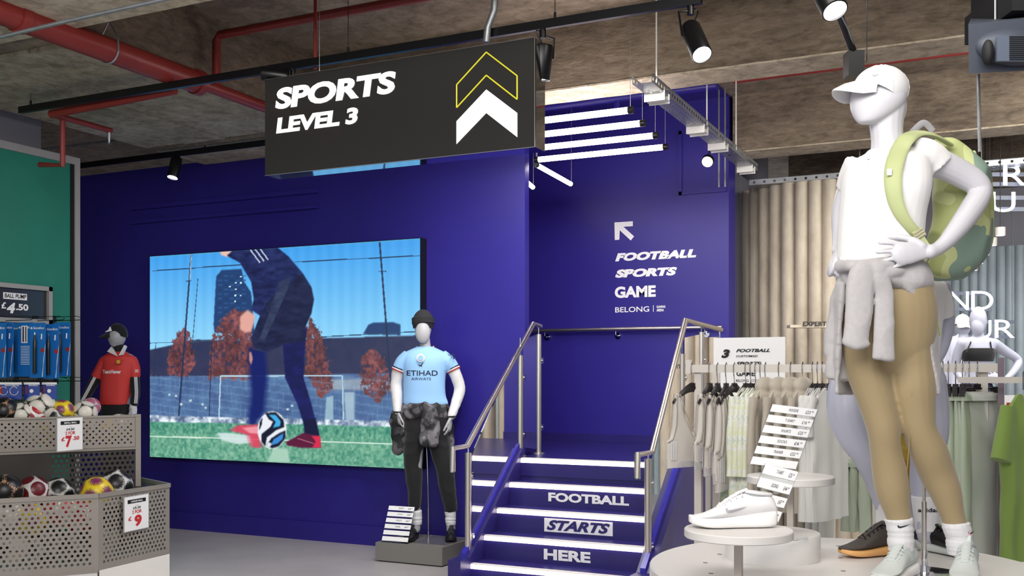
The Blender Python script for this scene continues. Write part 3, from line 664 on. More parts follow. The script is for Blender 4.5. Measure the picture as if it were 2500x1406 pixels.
def tray(name, label, a, b, wv, side=.06, n=40, br=()):
    a, b, wv = V(a), V(b), V(wv); t = thing(name, label, 'cable tray', a); u = b-a
    for s0 in (0,):
        m = M(); perf(m, a-wv, u, wv*2, n, 4, .2); m.build('tray_base', 'galvanised', t)
    for s in (-1, 1): m = M(); perf(m, a+wv*s, u, UP*side, n, 1, .25); m.add([a+wv*s+UP*side, b+wv*s+UP*side, b+wv*s*1.15+UP*side, a+wv*s*1.15+UP*side], [(0, 1, 2, 3)]); m.build('tray_side', 'galvanised', t)
    for f in br:
        c = a+u*f; un = u.normalized()
        m = M(); m.obox(c-UP*.035, wv*1.1, un*.05, UP*.004); m.obox(c-un*.05-UP*.02, wv*1.1, un*.003, UP*.03); m.obox(c+un*.05-UP*.02, wv*1.1, un*.003, UP*.03); bk = m.build('bracket', 'white_paint', t)
    return t
X = -2.0
t = tray('cable_tray', 'perforated steel cable tray hanging above the stairs on white brackets', (X, 6.0, 3.30), (X, 9.0, 3.30), (.062, 0, 0), .05, 52, (.1, .42, .62, .94))
for y in (6.1, 7.3, 8.2): M().cyl((X+.06, y, 3.32), (X+.06, y, ZS if y != 7.0 else ZB), .005, 8).build('hanger_rod', 'white_paint', t)
t = tray('cable_tray', 'long perforated tray of grey steel above the fluted walls', (-2.2, 9.95, 3.33), (3.6, 9.95, 3.33), (0, .12, 0), .05, 60)
for x in (-1.2, 1.2, 3): M().cyl((x, 9.95, 3.33), (x, 9.95, ZS), .005, 8).build('hanger_rod', 'galvanised', t)
for px in (1755, 1770): 
    p = PY(px, 300, 9.1); tag(M().tube([V((p.x, p.y, ZS)), V((p.x, p.y, 3.2))], .008, 8).build('ceiling_rod', 'galvanised'), 'thin grey conduit dropping beside the blue landing wall, '+('left one' if px == 1755 else 'right one at the concrete'), 'conduit')
p = W(1727, 395, 8.4)
t = thing('round_spotlight', 'small round floodlight hanging under the cable tray', 'spotlight', p+UP*.1)
M().lathe(p, [(.0, 0), (.05, .0), (.052, .035), (.04, .06), (.001, .062)], 24, ax=-(RT*-.35-FW*.75-UP*.5)).build('housing', 'black_metal', t)
M().lathe(p, [(0, .0), (.045, 0), (.045, .003), (0, .004)], 24, ax=(RT*-.35-FW*.75-UP*.5)).build('lens', mat('flood_face', 'ffffff', .4, emit=.9, emh='f4e4ea'), t)
M().tube([p+UP*.02, p+UP*.1+RT*.02, V((X, p.y, 3.3))], .008, 8).build('arm', 'black_metal', t)
# ceiling air unit
D = 4.6
t = thing('ceiling_air_unit', 'dark grey air conditioning unit hanging in the top right corner', 'air conditioner', W(2440, 180, D+.3))
mat('unit_grey', '3c414c', .5, var=.05); mat('unit_light', '565e6e', .45)
M().hexa([W(2365, 180, D), W(2640, 165, D), W(2640, 140, D+.8), W(2372, 150, D+.8), W(2364, 60, D), W(2640, 30, D), W(2640, 20, D+.8), W(2372, 40, D+.8)]).build('casing', 'unit_grey', t)
M().obox(W(2480, 35, D+.4), RT*.14, FW*.25, UP*.07).obox(W(2470, 10, D+.4), RT*.11, FW*.2, UP*.09).build('mount', 'black_matt', t)
M().ell(W(2470, 118, D-.0), RT*.165, UP*.085-RT*.01, FW*.07, 36, 12).build('fan_housing', 'unit_grey', t)
M().ell(W(2412, 128, D-.05), RT*.025, UP*.058, FW*.03, 20, 8).build('slot', 'black_matt', t)
M().obox(W(2482, 120, D-.072), RT*.09, FW*.008, UP*.055).build('hatch', 'unit_light', t)
m = M(); [m.obox(W(2492, 90+i*5, D-.082), RT*.05, FW*.004, UP*.002) for i in range(12)]; m.build('grille', 'black_matt', t)['kind'] = 'stuff'
M().tube([W(2388, 182, D+.3), W(2392, 370, D+.3)], .008, 8).build('drop_rod', 'galvanised', t)
for dx in (0, 60): M().cyl(W(2430+dx, 60, D+.3), V((W(2430+dx, 60, D+.3).x, W(2430+dx, 60, D+.3).y, ZS)), .005, 8).build('rod', 'galvanised', t)
# ==== ball display on the left ====
mat('bin_metal', 'a09a92', .42, .35, var=.05, vs=4); mat('bin_dark', '3b3835', .5); mat('red_ball', 'b5202c', .4)
def WZ(px, py, z): return PZ(px, py, z)
zt, zb = .69, .168
A, Bc, Cc, Dd = W(-60, 1216, 6.62), WZ(240, 1206, zt), WZ(414, 1181, zt), WZ(336, 1165, zt)
A.z = zt
st = thing('ball_display', 'grey perforated metal display with two tiers of loose footballs', 'display bin', (Bc.x, Bc.y, 0))
def at(p, z): return V((p.x, p.y, z))
def pfix(a, b, z0, z1, nu, nv, name, skip=None, rim=.035, mats='bin_metal'):
    m = M(); u = b-a; u = V((u.x, u.y, 0)); un = u.normalized()
    p0, p1 = at(a, z0), at(b, z0)
    q0, q1 = p0+un*rim, p1-un*rim
    for za, zc in ((z0, z0+rim), (z1-rim, z1)): m.add([at(a, za), at(b, za), at(b, zc), at(a, zc)], [(0, 1, 2, 3)])
    for e, f in ((p0, q0), (q1, p1)): m.add([at(e, z0+rim), at(f, z0+rim), at(f, z1-rim), at(e, z1-rim)], [(0, 1, 2, 3)])
    perf(m, at(q0, z0+rim), q1-q0, V((0, 0, z1-z0-2*rim)), nu, nv, .33, 0, None, skip)
    return m.build(name, mats, st)
nw = lambda a, b: max(2, int((V((b.x-a.x, b.y-a.y, 0)).length-.07)/.036))
pfix(A, Bc, zb, zt, nw(A, Bc), 15, 'front_panel'); pfix(Bc, Cc, zb, zt, nw(Bc, Cc), 15, 'front_panel')
E_ = W(-60, 1170, 8.0); E_.z = zt
def rim(a, b, z, w=.018, name='rim', h=.03, mt='bin_metal'):
    u = (b-a); u.z = 0; n = V((-u.y, u.x, 0)).normalized()*w; m = M(); m.obox((at(a, z)+at(b, z))/2-V((0, 0, h/2)), u/2, n*.5, UP*h/2); m.build(name, mt, st)
for a, b in ((A, Bc), (Bc, Cc), (Cc, Dd)): rim(a, b, zt+.004)
rim(at(A, 0), Bc, zb, .02, h=.012); M().prism([at(A, 0), at(Bc, 0), at(Cc, 0), at(Dd, 0), at(E_, 0)], (0, 0, zb-.002)).build('base', 'white_paint', st)
for p, q in ((Bc, Cc),): M().obox(at(p, (zb)/2), V((.004, 0, 0)), V((0, .004, 0)), UP*zb/2).build('base_joint', 'bin_dark', st)
# upper tier
UL, UR = W(-60, 1030, 7.1), W(337, 1010, 7.8); z1u, z0u = 1.197, .95
UL.z = UR.z = z1u
pfix(UL, UR, z0u, z1u, nw(UL, UR)-6, 8, 'upper_front', rim=.03); rim(UL, UR, z1u+.004, h=.014); rim(UL, UR, z0u+.004, h=.014)
n_ = V((-(UR-UL).y, (UR-UL).x, 0)).normalized(); UB, UC = UL+n_*.42, UR+n_*.42
pfix(UR, UC, z0u, z1u, 8, 8, 'upper_side', rim=.03)
M().prism([at(UL, z0u), at(UR, z0u), at(UC, z0u), at(UB, z0u)], (0, 0, .01)).build('upper_floor', 'bin_metal', st)
M().obox(at(UR, .93)-n_*-.015, (UR-UL).normalized()*.02, n_*.02, UP*.275).build('corner_post', 'bin_metal', st)
G0 = W(140, 1100, 7.3)
mid = UL.lerp(UR, .42)
M().prism([at(UL, .3), at(mid, .3), at(mid, z0u), at(UL, z0u)], n_*.02).build('back_panel', 'bin_dark', st)
pfix(mid, UR, .3, z0u, 16, 17, 'back_grille', rim=.02, mats='bin_dark')
pfix(Cc, UR if False else Dd, zb, zt, 12, 15, 'side_panel')
# footballs
ico = [V(p).normalized() for p in [(0, 1, 1.618), (0, 1, -1.618), (0, -1, 1.618), (0, -1, -1.618), (1, 1.618, 0), (1, -1.618, 0), (-1, 1.618, 0), (-1, -1.618, 0), (1.618, 0, 1), (1.618, 0, -1), (-1.618, 0, 1), (-1.618, 0, -1)]]
def ball_mat(name, base, pent, dist=0., th=.9, seam=True):
    m = bpy.data.materials.new(name); m.use_nodes = True; N = m.node_tree.nodes; L = m.node_tree.links; b = N['Principled BSDF']; b.inputs['Roughness'].default_value = .35
    tc = N.new('ShaderNodeTexCoord'); nz = N.new('ShaderNodeTexNoise'); nz.inputs['Scale'].default_value = 28; L.new(tc.outputs['Object'], nz.inputs[0])
    sb = N.new('ShaderNodeVectorMath'); sb.operation = 'SUBTRACT'; sb.inputs[1].default_value = (.5, .5, .5); L.new(nz.outputs['Color'], sb.inputs[0])
    sc2 = N.new('ShaderNodeVectorMath'); sc2.operation = 'SCALE'; sc2.inputs['Scale'].default_value = dist; L.new(sb.outputs[0], sc2.inputs[0])
    nm = N.new('ShaderNodeVectorMath'); nm.operation = 'NORMALIZE'; L.new(tc.outputs['Object'], nm.inputs[0])
    ad = N.new('ShaderNodeVectorMath'); ad.operation = 'ADD'; L.new(nm.outputs[0], ad.inputs[0]); L.new(sc2.outputs[0], ad.inputs[1])
    last = None
    for v in ico:
        d = N.new('ShaderNodeVectorMath'); d.operation = 'DOT_PRODUCT'; d.inputs[1].default_value = v; L.new(ad.outputs[0], d.inputs[0])
        if last is None: last = d.outputs['Value']
        else:
            x = N.new('ShaderNodeMath'); x.operation = 'MAXIMUM'; L.new(last, x.inputs[0]); L.new(d.outputs['Value'], x.inputs[1]); last = x.outputs[0]
    r = N.new('ShaderNodeValToRGB'); r.color_ramp.interpolation = 'CONSTANT'; e = r.color_ramp.elements
    e[0].position = 0; e[0].color = lin(base); e[1].position = th; e[1].color = lin(pent)
    if seam: k = e.new(th-.012); k.color = lin('1a1a1c')
    L.new(last, r.inputs[0]); L.new(r.outputs[0], b.inputs['Base Color']); MAT[name] = m
ball_mat('ball_black_white', '0d0d0f', 'd8d4c8', .25, .86); ball_mat('ball_white_red', 'e8e2e0', 'b02530', .05, .9); ball_mat('ball_yellow', 'e6c91e', '7a2a5c', .35, .93)
ball_mat('ball_pink', 'f0e6e8', 'e07a9a', .12, .88); ball_mat('ball_orange_black', 'e8b893', '101012', .4, .84); ball_mat('ball_white_dark', 'dcd6d6', '6a1824', .05, .9); ball_mat('ball_white_black', 'd9d9d6', '141416', .3, .88)
ballp = {}
def football(p, r, m, label, group=None):
    if m not in ballp:
        o = M().ell((0, 0, 0), (1, 0, 0), (0, 1, 0), (0, 0, 1), 32, 20).build('football', m); o.data.transform(Matrix.Translation(o.location)); o.location = (0, 0, 0); ballp[m] = o; n = o
    else: n = ballp[m].copy(); COL.objects.link(n)
    n.location = p; n.scale = (r, r, r); n.rotation_euler = (random.random()*3, random.random()*3, random.random()*3)
    return tag(n, label, 'football', group)
gu, gl = 'small footballs in the upper tier', 'large footballs in the lower tier'
def face_d(px):
    a, b = UL, UR; xa, da, xb, db = a.dot(RT), a.dot(FW), b.dot(RT), b.dot(FW); q_ = (px-CX)/F; t_ = (q_*da-xa)/((xb-xa)-q_*(db-da)); return da+(db-da)*t_
for px, py, r, d, m, lab in [(10, 1012, .10, 7.05, 'ball_orange_black', 'orange and black football at the far left of the upper tier'), (82, 1022, .10, 6.95, 'ball_white_red', 'white football with red panels in the upper tier'),
    (98, 1004, .115, 7.25, 'ball_black_white', 'black football with white scribbles, biggest in the upper tier'), (152, 1012, .085, 7.3, 'ball_yellow', 'yellow football beside the small ball price card'),
    (140, 1027, .09, 7.1, 'ball_white_black', 'black and white football just behind the small ball price card'), (206, 1018, .095, 7.45, 'ball_black_white', 'black and white football in the upper tier below the pink ball'),
    (52, 1022, .09, 6.95, 'ball_black_white', 'dark football left of the white and red one, upper tier')]:
    football(W(px, py-9, max(face_d(px)+r*1.1+.03, d+.2)), r, m, lab, gu)
for px, py, r, d, m, lab in [(12, 1200, .12, 7.05, 'ball_orange_black', 'orange and black football at the left end of the lower tier'), (80, 1201, .115, 7.3, 'ball_white_dark', 'white football with dark red panels in the lower tier'),
    (142, 1203, .11, 7.4, 'ball_white_black', 'black and white football in the middle of the lower tier'), (236, 1203, .115, 7.3, 'ball_yellow', 'bright yellow football in the right corner of the lower tier'),
    (283, 1186, .122, 7.6, 'ball_white_black', 'big black and white football on top of the lower tier')]:
    football(W(px, py, d), r, m, lab, gl)
ms = ['ball_yellow', 'ball_white_red', 'ball_orange_black', 'ball_black_white', 'ball_white_black', 'ball_white_dark']
inner = [(20, 1262, 7.1), (80, 1270, 7.12), (150, 1250, 7.2), (200, 1262, 7.22), (260, 1245, 7.4), (320, 1235, 7.65), (40, 1335, 7.1), (110, 1340, 7.15), (180, 1330, 7.22), (250, 1320, 7.4), (310, 1308, 7.65), (0, 1330, 7.05)]
for i, (px, py, d) in enumerate(inner): football(W(px, py, d), .115, ms[[3, 0, 1, 1, 2, 5, 3, 4, 4, 3, 2, 4][i]], ['dark', 'yellow', 'white and red', 'white and red', 'orange and black', 'white and dark red', 'dark', 'white and black', 'white and black', 'dark', 'orange and black', 'white and black'][i]+' football seen through the lower bin holes, '+['upper row far left', 'upper row second from left', 'upper row third from left', 'upper row fourth from left', 'just right of the bin corner', 'under the large ball card', 'low row third', 'low row fourth', 'low row fifth', 'low row right of corner', 'low row at the far right', 'low row far left'][i], 'footballs buried in the lower bin')
for i, (px, py, d) in enumerate([(30, 1065, 7.4), (75, 1062, 7.5), (120, 1060, 7.55), (215, 1050, 7.75), (255, 1048, 7.85), (290, 1040, 7.95)]): football(W(px, py, d), .095, ms[[4, 3, 0, 4, 0, 3][i]], ['white and black', 'dark', 'yellow', 'white and black', 'yellow', 'dark'][i]+' football seen through the upper bin holes, '+['first', 'second', 'third', 'fourth', 'fifth', 'last'][i]+' from the left', 'footballs buried in the upper bin')
# price cards on the bins
def card(name, label, P, D0, uo, ho, lines):
    """P lower-left world point, uo width vector, ho height vector"""
    t = thing(name, label, 'price card', P); n = uo.cross(ho).normalized()
    M().obox(P+uo/2+ho/2, uo/2*1.07, ho/2*1.05, n*.003).build('holder', 'frame_grey', t)
    M().obox(P+uo/2+ho/2+n*.004, uo/2, ho/2, n*.0012).build('card', 'white_print', t)
    for (s, x0, y0, x1, y1, mt, bo) in lines:
        o = P+uo*x0+ho*y0
        if s is None: M().obox(P+uo*(x0+x1)/2+ho*(y0+y1)/2+n*.006, uo*(x1-x0)/2, ho*(y1-y0)/2, n*.0006).build('header_band', mt, t)
        else: text(s, o, uo*(x1-x0), ho*(y1-y0), mt, t, bold=bo, lift=.0075)
u = (UR-UL).normalized()
P = PZ(139, 1102, 0) ; P = W(139, 1102, 7.12); Q = W(200, 1095, 7.35); 
def cardl(h, a, b, big, dec):
    L = [(None, .12, .80, .88, .91, 'black_print', 0), (h, .25, .83, .75, .88, 'white_print', .03), ('WAS', .46, .72, .56, .735, 'black_print', 0), (a, .34, .62, .66, .69, 'black_print', .02), (b, .3, .49, .70, .59, 'red_print', .02), ('£', .14, .30, .28, .42, 'red_print', .03)]
    return L+([(big, .31, .10, .56, .46, 'red_print', .05), (dec, .60, .31, .86, .43, 'red_print', .03)] if dec else [(big, .40, .10, .70, .44, 'red_print', .05)])
card('price_card', 'white price card on the upper bin offering two small balls for 7.50', P, 0, V((Q.x-P.x, Q.y-P.y, 0)), UP*((1102-1022)/F*7.12), cardl('SMALL BALL', '£4.50', '2 FOR', '7', '.50'))
P, Q = W(303, 1299, 7.17), W(361, 1287, 7.41)
card('price_card', 'white price card on the lower bin offering two large balls for 9', P, 0, V((Q.x-P.x, Q.y-P.y, 0)), UP*((1299-1215)/F*7.17), cardl('LARGE BALL', '£5.50', '2 FOR', '9', None))
# ==== green wall fittings ====
XB = XG+.004
def gx_(px, py, off=0): return PX(px, py, XG+off)
a, b = gx_(112, 700, .02), gx_(0, 780, .02)
fr = thing('price_screen', 'grey framed black sign reading BALL PUMP at 4.50 pounds', 'sign', (XG, a.y-.5, b.z))
y1_, y0_ = gx_(118, 700).y, gx_(-70, 700).y; zt_, zb_ = gx_(115, 701).z, gx_(0, 786).z
for p, q in (((y0_, zt_-.035), (y1_, zt_)), ((y0_, zb_), (y1_, zb_+.035)), ((y1_-.035, zb_), (y1_, zt_))): B('frame', (XG, p[0], p[1]), (XG+.05, q[0], q[1]), ['frame_grey'], fr)
B('panel', (XG, y0_, zb_+.035), (XG+.02, y1_-.035, zt_-.035), ['sign_face'], fr)
def gt(s, x0, yb, x1, yt, mt, par, bold=.03, shear=0, off=.024, name='lettering'):
    p, q, t_ = gx_(x0, yb, off), gx_(x1, yb, off), gx_(x0, yt, off)
    return text(s, p, V((0, q.y-p.y, 0)), V((0, 0, t_.z-p.z)), mt, par, bold=bold, shear=shear, lift=.001, name=name)
def gb(x0, yb, x1, yt, mt, par, off=.022, name='panel', th=.002):
    p, q = gx_(x0, yb, off), gx_(x1, yb, off); zt2 = gx_(x0, yt, off).z; return B(name, (XG+off-th, p.y, p.z), (XG+off, q.y, zt2), [mt], par)
gb(8, 729, 66, 713, 'white_print', fr, name='word_panel'); gt('BALL PUMP', 11, 726, 64, 715.5, 'black_print', fr, .02, .15, .0225)
gt('£', 3, 753, 15, 737, 'white_print', fr, .03); gt('4', 16, 764, 37, 738, 'white_print', fr, .05, .2); gt('.50', 39, 757, 69, 741, 'white_print', fr, .04)
g = M(); p0, p1 = gx_(-60, 1010, .03), gx_(130, 1010, .03); perf(g, V((XG+.03, p0.y, p1.z-.1)), V((0, p1.y-p0.y, 0)), UP*.62, 26, 16, .33); tag(g.build('perforated_back', 'bin_dark'), 'dark perforated hook panel on the green wall', 'panel')
mat('pack_blue', '1f6fc0', .3, coat=.4); mat('pack_dark', '1c3f9a', .3, coat=.4); mat('pump_black', '17181b', .25); mat('label_red', 'a3342a', .5)
def hook(px, py, label, L=.30, off=.03):
    p = gx_(px, py, off); t = thing('display_hook', label, 'hook', p)
    M().tube([p, p+V((L, 0, .0)), p+V((L+.02, 0, .012))], .003, 8).build('prong', 'black_metal', t)
    M().tube([p+V((0, 0, .03)), p+V((L-.04, 0, .03)), p+V((L, 0, .02))], .0025, 8).build('upper_prong', 'black_metal', t)
    M().box(p+V((0, -.02, -.02)), p+V((.004, .02, .04))).build('plate', 'black_metal', t)
def pack(px, py0, w, h, d, label, kind, yaw):
    d *= 1.065; w *= 1.065; h *= 1.065; c = W(px, py0, d); t = thing('pump_pack', label, 'pump pack', c-UP*h, 'pump packs hanging on the hooks')
    u = (RT*math.cos(yaw)-FW*math.sin(yaw)); n = -(FW*math.cos(yaw)+RT*math.sin(yaw)); o = c-u*w/2-UP*h
    if n.dot(-FW) < 0: n = -n
    m = M(); m.obox(c-UP*h/2, u*w/2, UP*h/2, n*.0015); m.build('backing_card', 'pack_blue', t)
    if kind == 0:
        x = o+u*w*.42+n*.018
        M().tube([x+UP*h*.08, x+UP*h*.5, x+UP*h*.66, x+UP*h*.7, x+UP*h*.78], [.013, .013, .012, .008, .006], 12).build('pump', 'pump_black', t)
        M().tube([x+UP*h*.78+n*0, x+UP*h*.83], [.005, .002], 8).build('needle', 'chrome', t)
        M().tube([o+u*w*.78+UP*h*.70+n*.008, o+u*w*.8+UP*h*.80+n*.008], .004, 6).build('spare_needle', 'white_gloss', t)
        flat([o+u*w*a+UP*h*b for a, b in [(.78, .02), (.84, .02), (.86, .3), (1, .62), (1, .55), (.92, .3)]], 'white_print', t, 'swirl', .003, n)
        M().obox(o+u*w*.83+UP*h*.50+n*.003, u*w*.12, UP*h*.035, n*.0006).build('label_patch', 'label_red', t)
    else:
        M().obox(o+u*w*.42+UP*h*.78+n*.002, u*w*.2, UP*h*.16, n*.0006).build('label_patch', 'white_print', t)
        M().obox(o+u*w*.35+UP*h*.78+n*.003, u*w*.04, UP*h*.14, n*.0006).build('picture', 'black_print', t); M().obox(o+u*w*.52+UP*h*.78+n*.003, u*w*.03, UP*h*.14, n*.0006).build('picture', 'black_print', t)
        for k in range(12): M().obox(o+u*w*.48+UP*h*(.56-k*.03)+n*.002, u*w*.3, UP*h*.005, n*.0004).build('text_line', 'white_print', t)
    text('Sondico', o+u*w*.22+UP*h*.885, u*w*.7, UP*h*.045, 'white_print', t, bold=.02, shear=.2, lift=.0025)
    M().lathe(o+u*w*.12+UP*h*.905+n*.002, [(.0, 0), (.008, 0), (.008, .001), (0, .0012)], 12, ax=n).build('logo', 'white_print', t)
for i, (px, y0, d, k, lab) in enumerate([(-4, 788, 6.95, 0, 'blue pump pack at the far left edge of the hooks'), (14, 787, 7.0, 0, 'first whole blue pump pack on the left hook'), (38, 789, 7.15, 0, 'blue pump pack half hidden behind the first whole one'),
    (63, 787, 7.05, 1, 'blue pump pack turned to show its white instructions'), (92, 788, 6.95, 0, 'blue pump pack in the middle of the row'), (125, 791, 7.0, 0, 'second blue pump pack from the right'), (153, 787, 7.1, 0, 'rightmost blue pump pack on the hooks')]):
    pack(px, y0, .125, .375, d, lab, k, .25)
for px, l in ((10, 'left'), (88, 'middle'), (132, 'right')): hook(px, 783, 'black hook holding the pump packs, the '+l+' one')
for i, (px, w_, d, lab) in enumerate([(24, .16, 6.95, 'clear packet of white tubing on a blue card'), (78, .105, 7.0, 'blue packet of needles in the middle of the lower hooks'), (121, .1, 7.05, 'blue packet of needles at the right of the lower hooks')]):
    d *= 1.065; w_ *= 1.065; c = W(px, 934, d); h = .122; t = thing('needle_packet', lab, 'packet', c-UP*h, 'small packets on the lower hooks')
    M().obox(c-UP*h/2, RT*w_/2, UP*h/2, FW*.003).build('card', 'pack_dark', t)
    M().obox(c-UP*.006-FW*.004, RT*w_/2*1.03, UP*.008, FW*.001).build('seal', 'white_gloss', t)
    M().obox(c-RT*w_*.36-UP*h*.45-FW*.004, RT*w_*.05, UP*h*.25, FW*.0005).build('label_patch', 'label_red', t)
    text('Sondico', c-RT*w_*.2-UP*.025-FW*.004, RT*w_*.6, UP*.012, 'white_print', t, lift=.001)
    if i == 0:
        for s in (-.25, .2): M().tube([c+RT*w_*s+RT*.03*math.cos(a)-UP*(.06+.03*math.sin(a*1.0))-FW*.008 for a in [k*.35 for k in range(17)]], .002, 6).build('tubing', 'white_gloss', t)
    else: M().lathe(c-UP*h*.5-FW*.006, [(.012, 0), (.014, 0), (.014, .001), (.012, .001)], 16, ax=-FW).build('ring', 'white_gloss', t)
for px, l in ((40, 'left'), (98, 'middle'), (137, 'right')): hook(px, 930, 'black hook holding the small packets, the '+l+' one')
# ==== mannequins ====
class Fig:
    """pixel measured figure round a body depth D: rows are (px, py, depth offset, radius px)"""
    def __init__(s, D): s.D = D; s.k = D/F
    def P(s, px, py, dd=0): return W(px, py, s.D+dd)
    def limb(s, m, rows, n=16, flat=1, upv=None, k=4, rnd=True):
        R = cr(rows, k); m.tube([s.P(r[0], r[1], r[2]) for r in R], [max(.002, r[3]*s.k) for r in R], n, flat=flat, upv=upv, rnd=rnd)
    def torso(s, m, rows, yaw=0, n=32, k=4, e=2.3):  # rows (px, py, dd, half width px, half depth px)
        R = []; c, q = math.cos(yaw), math.sin(yaw); ux, uy = RT*c+FW*q, FW*c-RT*q
        for r in cr(rows, k):
            o = s.P(r[0], r[1], r[2]); ring = []
            for t in [2*math.pi*i/n for i in range(n)]:
                a, b = math.cos(t), math.sin(t); rr = (abs(a)**e+abs(b)**e)**(-1/e)
                ring.append(o+ux*a*rr*r[3]*s.k+uy*b*rr*r[4]*s.k)
            R.append(ring)
        m.rings(R)
    def ell(s, m, px, py, dd, rx, ry, rd, n=28, k=18, tilt=0):
        a = RT*math.cos(tilt)+UP*math.sin(tilt); b = UP*math.cos(tilt)-RT*math.sin(tilt)
        m.ell(s.P(px, py, dd), a*rx*s.k, FW*rd*s.k, b*ry*s.k, n, k)
def hand(m, w_, d, pn, side, L=.18, curl=(.25, .3, .35, .4), spread=.12, thumb=.6, tc=.3):
    """w_ wrist, d direction, pn palm normal, side = towards the thumb"""
    d = V(d).normalized(); pn = V(pn); pn = (pn-d*pn.dot(d)).normalized(); sd = d.cross(pn).normalized()
    if sd.dot(V(side)) < 0: sd = -sd
    k = L/.18
    m.tube([w_, w_+d*.03*k, w_+d*.06*k, w_+d*.088*k], [.024*k, .03*k, .037*k, .038*k], 14, flat=.42, upv=pn, rnd=True)
    for i in range(4):
        off = (1.5-i)*.0195*k; q = w_+d*(.078-.006*abs(i-1.2))*k+sd*off; ang = (1.5-i)*spread; a = d*math.cos(ang)+sd*math.sin(ang)
        r = (.0092-.0006*i)*k; cu = curl[i]; pts = [q-a*.02*k, q]; th = 0
        for sl, f in ((.043-.004*abs(i-1), .6), (.027, 1.0), (.021, .9)):
            th += cu*f; q = q+(a*math.cos(th)+pn*math.sin(th))*sl*k*(1 if i < 3 else .82); pts.append(q)
        R = cr([list(p)+[1-.07*j] for j, p in enumerate(pts)], 4)
        m.tube([V(x[:3]) for x in R], [r*x[3] for x in R], 10, rnd=True)
    q = w_+d*.018*k+sd*.018*k; a = (d*math.cos(thumb)+sd*math.sin(thumb)+pn*.25).normalized()
    pts = [q, q+a*.035*k, q+a*.062*k+(d*.02+pn*tc*.02)*k, q+a*.07*k+(d*.044+pn*tc*.05)*k]
    R = cr([list(p)+[x] for p, x in zip(pts, (.015, .012, .0105, .009))], 4); m.tube([V(x[:3]) for x in R], [x[3]*k for x in R], 10, rnd=True)
def cap(C, fr, rx, ry, rz, e0, mats, parent, brim=.075, drop=.3, bw=.95, name='cap', label=None, cat=None, back=-.45, tilt=0):
    """C centre, fr facing vector; crown edge height runs from the brow to lower behind the head"""
    fr = V(fr); fr.z = 0; fr.normalize(); sd = UP.cross(fr); f2 = fr*math.cos(tilt)+UP*math.sin(tilt); up = UP*math.cos(tilt)-fr*math.sin(tilt); C = V(C)
    t = thing(name, label, cat, C) if label else parent
    def rad(a, e, g=1): return C+(f2*math.cos(a)*rx*g+sd*math.sin(a)*ry*g)*math.cos(e)+up*math.sin(e)*rz*g
    def ed(a): c = (1+math.cos(a))/2; return e0*c+back*(1-c)
    m = M(); n = 48; A = [2*math.pi*i/n for i in range(n)]; K = 12
    R = [[rad(a, 1.53-(1.53-ed(a))*j/K+0) for a in A] for j in range(K+1)]+[[rad(a, ed(a)+(1.5-ed(a))*j/4, .96) for a in A] for j in range(5)]
    m.rings(R); cr_ = m.build('crown', mats, t)
    m = M(); N_ = 18; rows = []
    for i in range(N_+1):
        a = (-1+2*i/N_)*bw; p = rad(a, ed(a)+.06, 1.0); ext = brim*(max(0, math.cos(a*math.pi/2/bw*.999)))**.42
        rows.append([p, p+f2*ext*.5-up*(ext*drop*.35+.010*abs(a)), p+f2*ext-up*(ext*drop+.014*abs(a)+.014*a*a)])
    th = .0025; vs = [q+up*th for r in rows for q in r]+[q-up*th for r in rows for q in r]; nn = len(rows)*3; fs = []
    for i in range(N_):
        for j in range(2): a = i*3+j; fs += [(a, a+1, a+4, a+3), (nn+a, nn+a+3, nn+a+4, nn+a+1)]
        fs += [(i*3+2, nn+i*3+2, nn+i*3+5, i*3+5), (i*3, i*3+3, nn+i*3+3, nn+i*3)]
    m.add(vs, fs, 0, True); m.build('brim', mats, t, auto=60)
    M().ell(C+up*rz*1.01, f2*.008, sd*.008, up*.005, 12, 6).build('button', mats, t)
    for k in range(6):
        a = k*math.pi/3+.5; M().tube([rad(a, 1.5-(1.5-ed(a))*j/8, 1.006) for j in range(9)], .0012, 5).build('seam', mats, cr_)
    return t
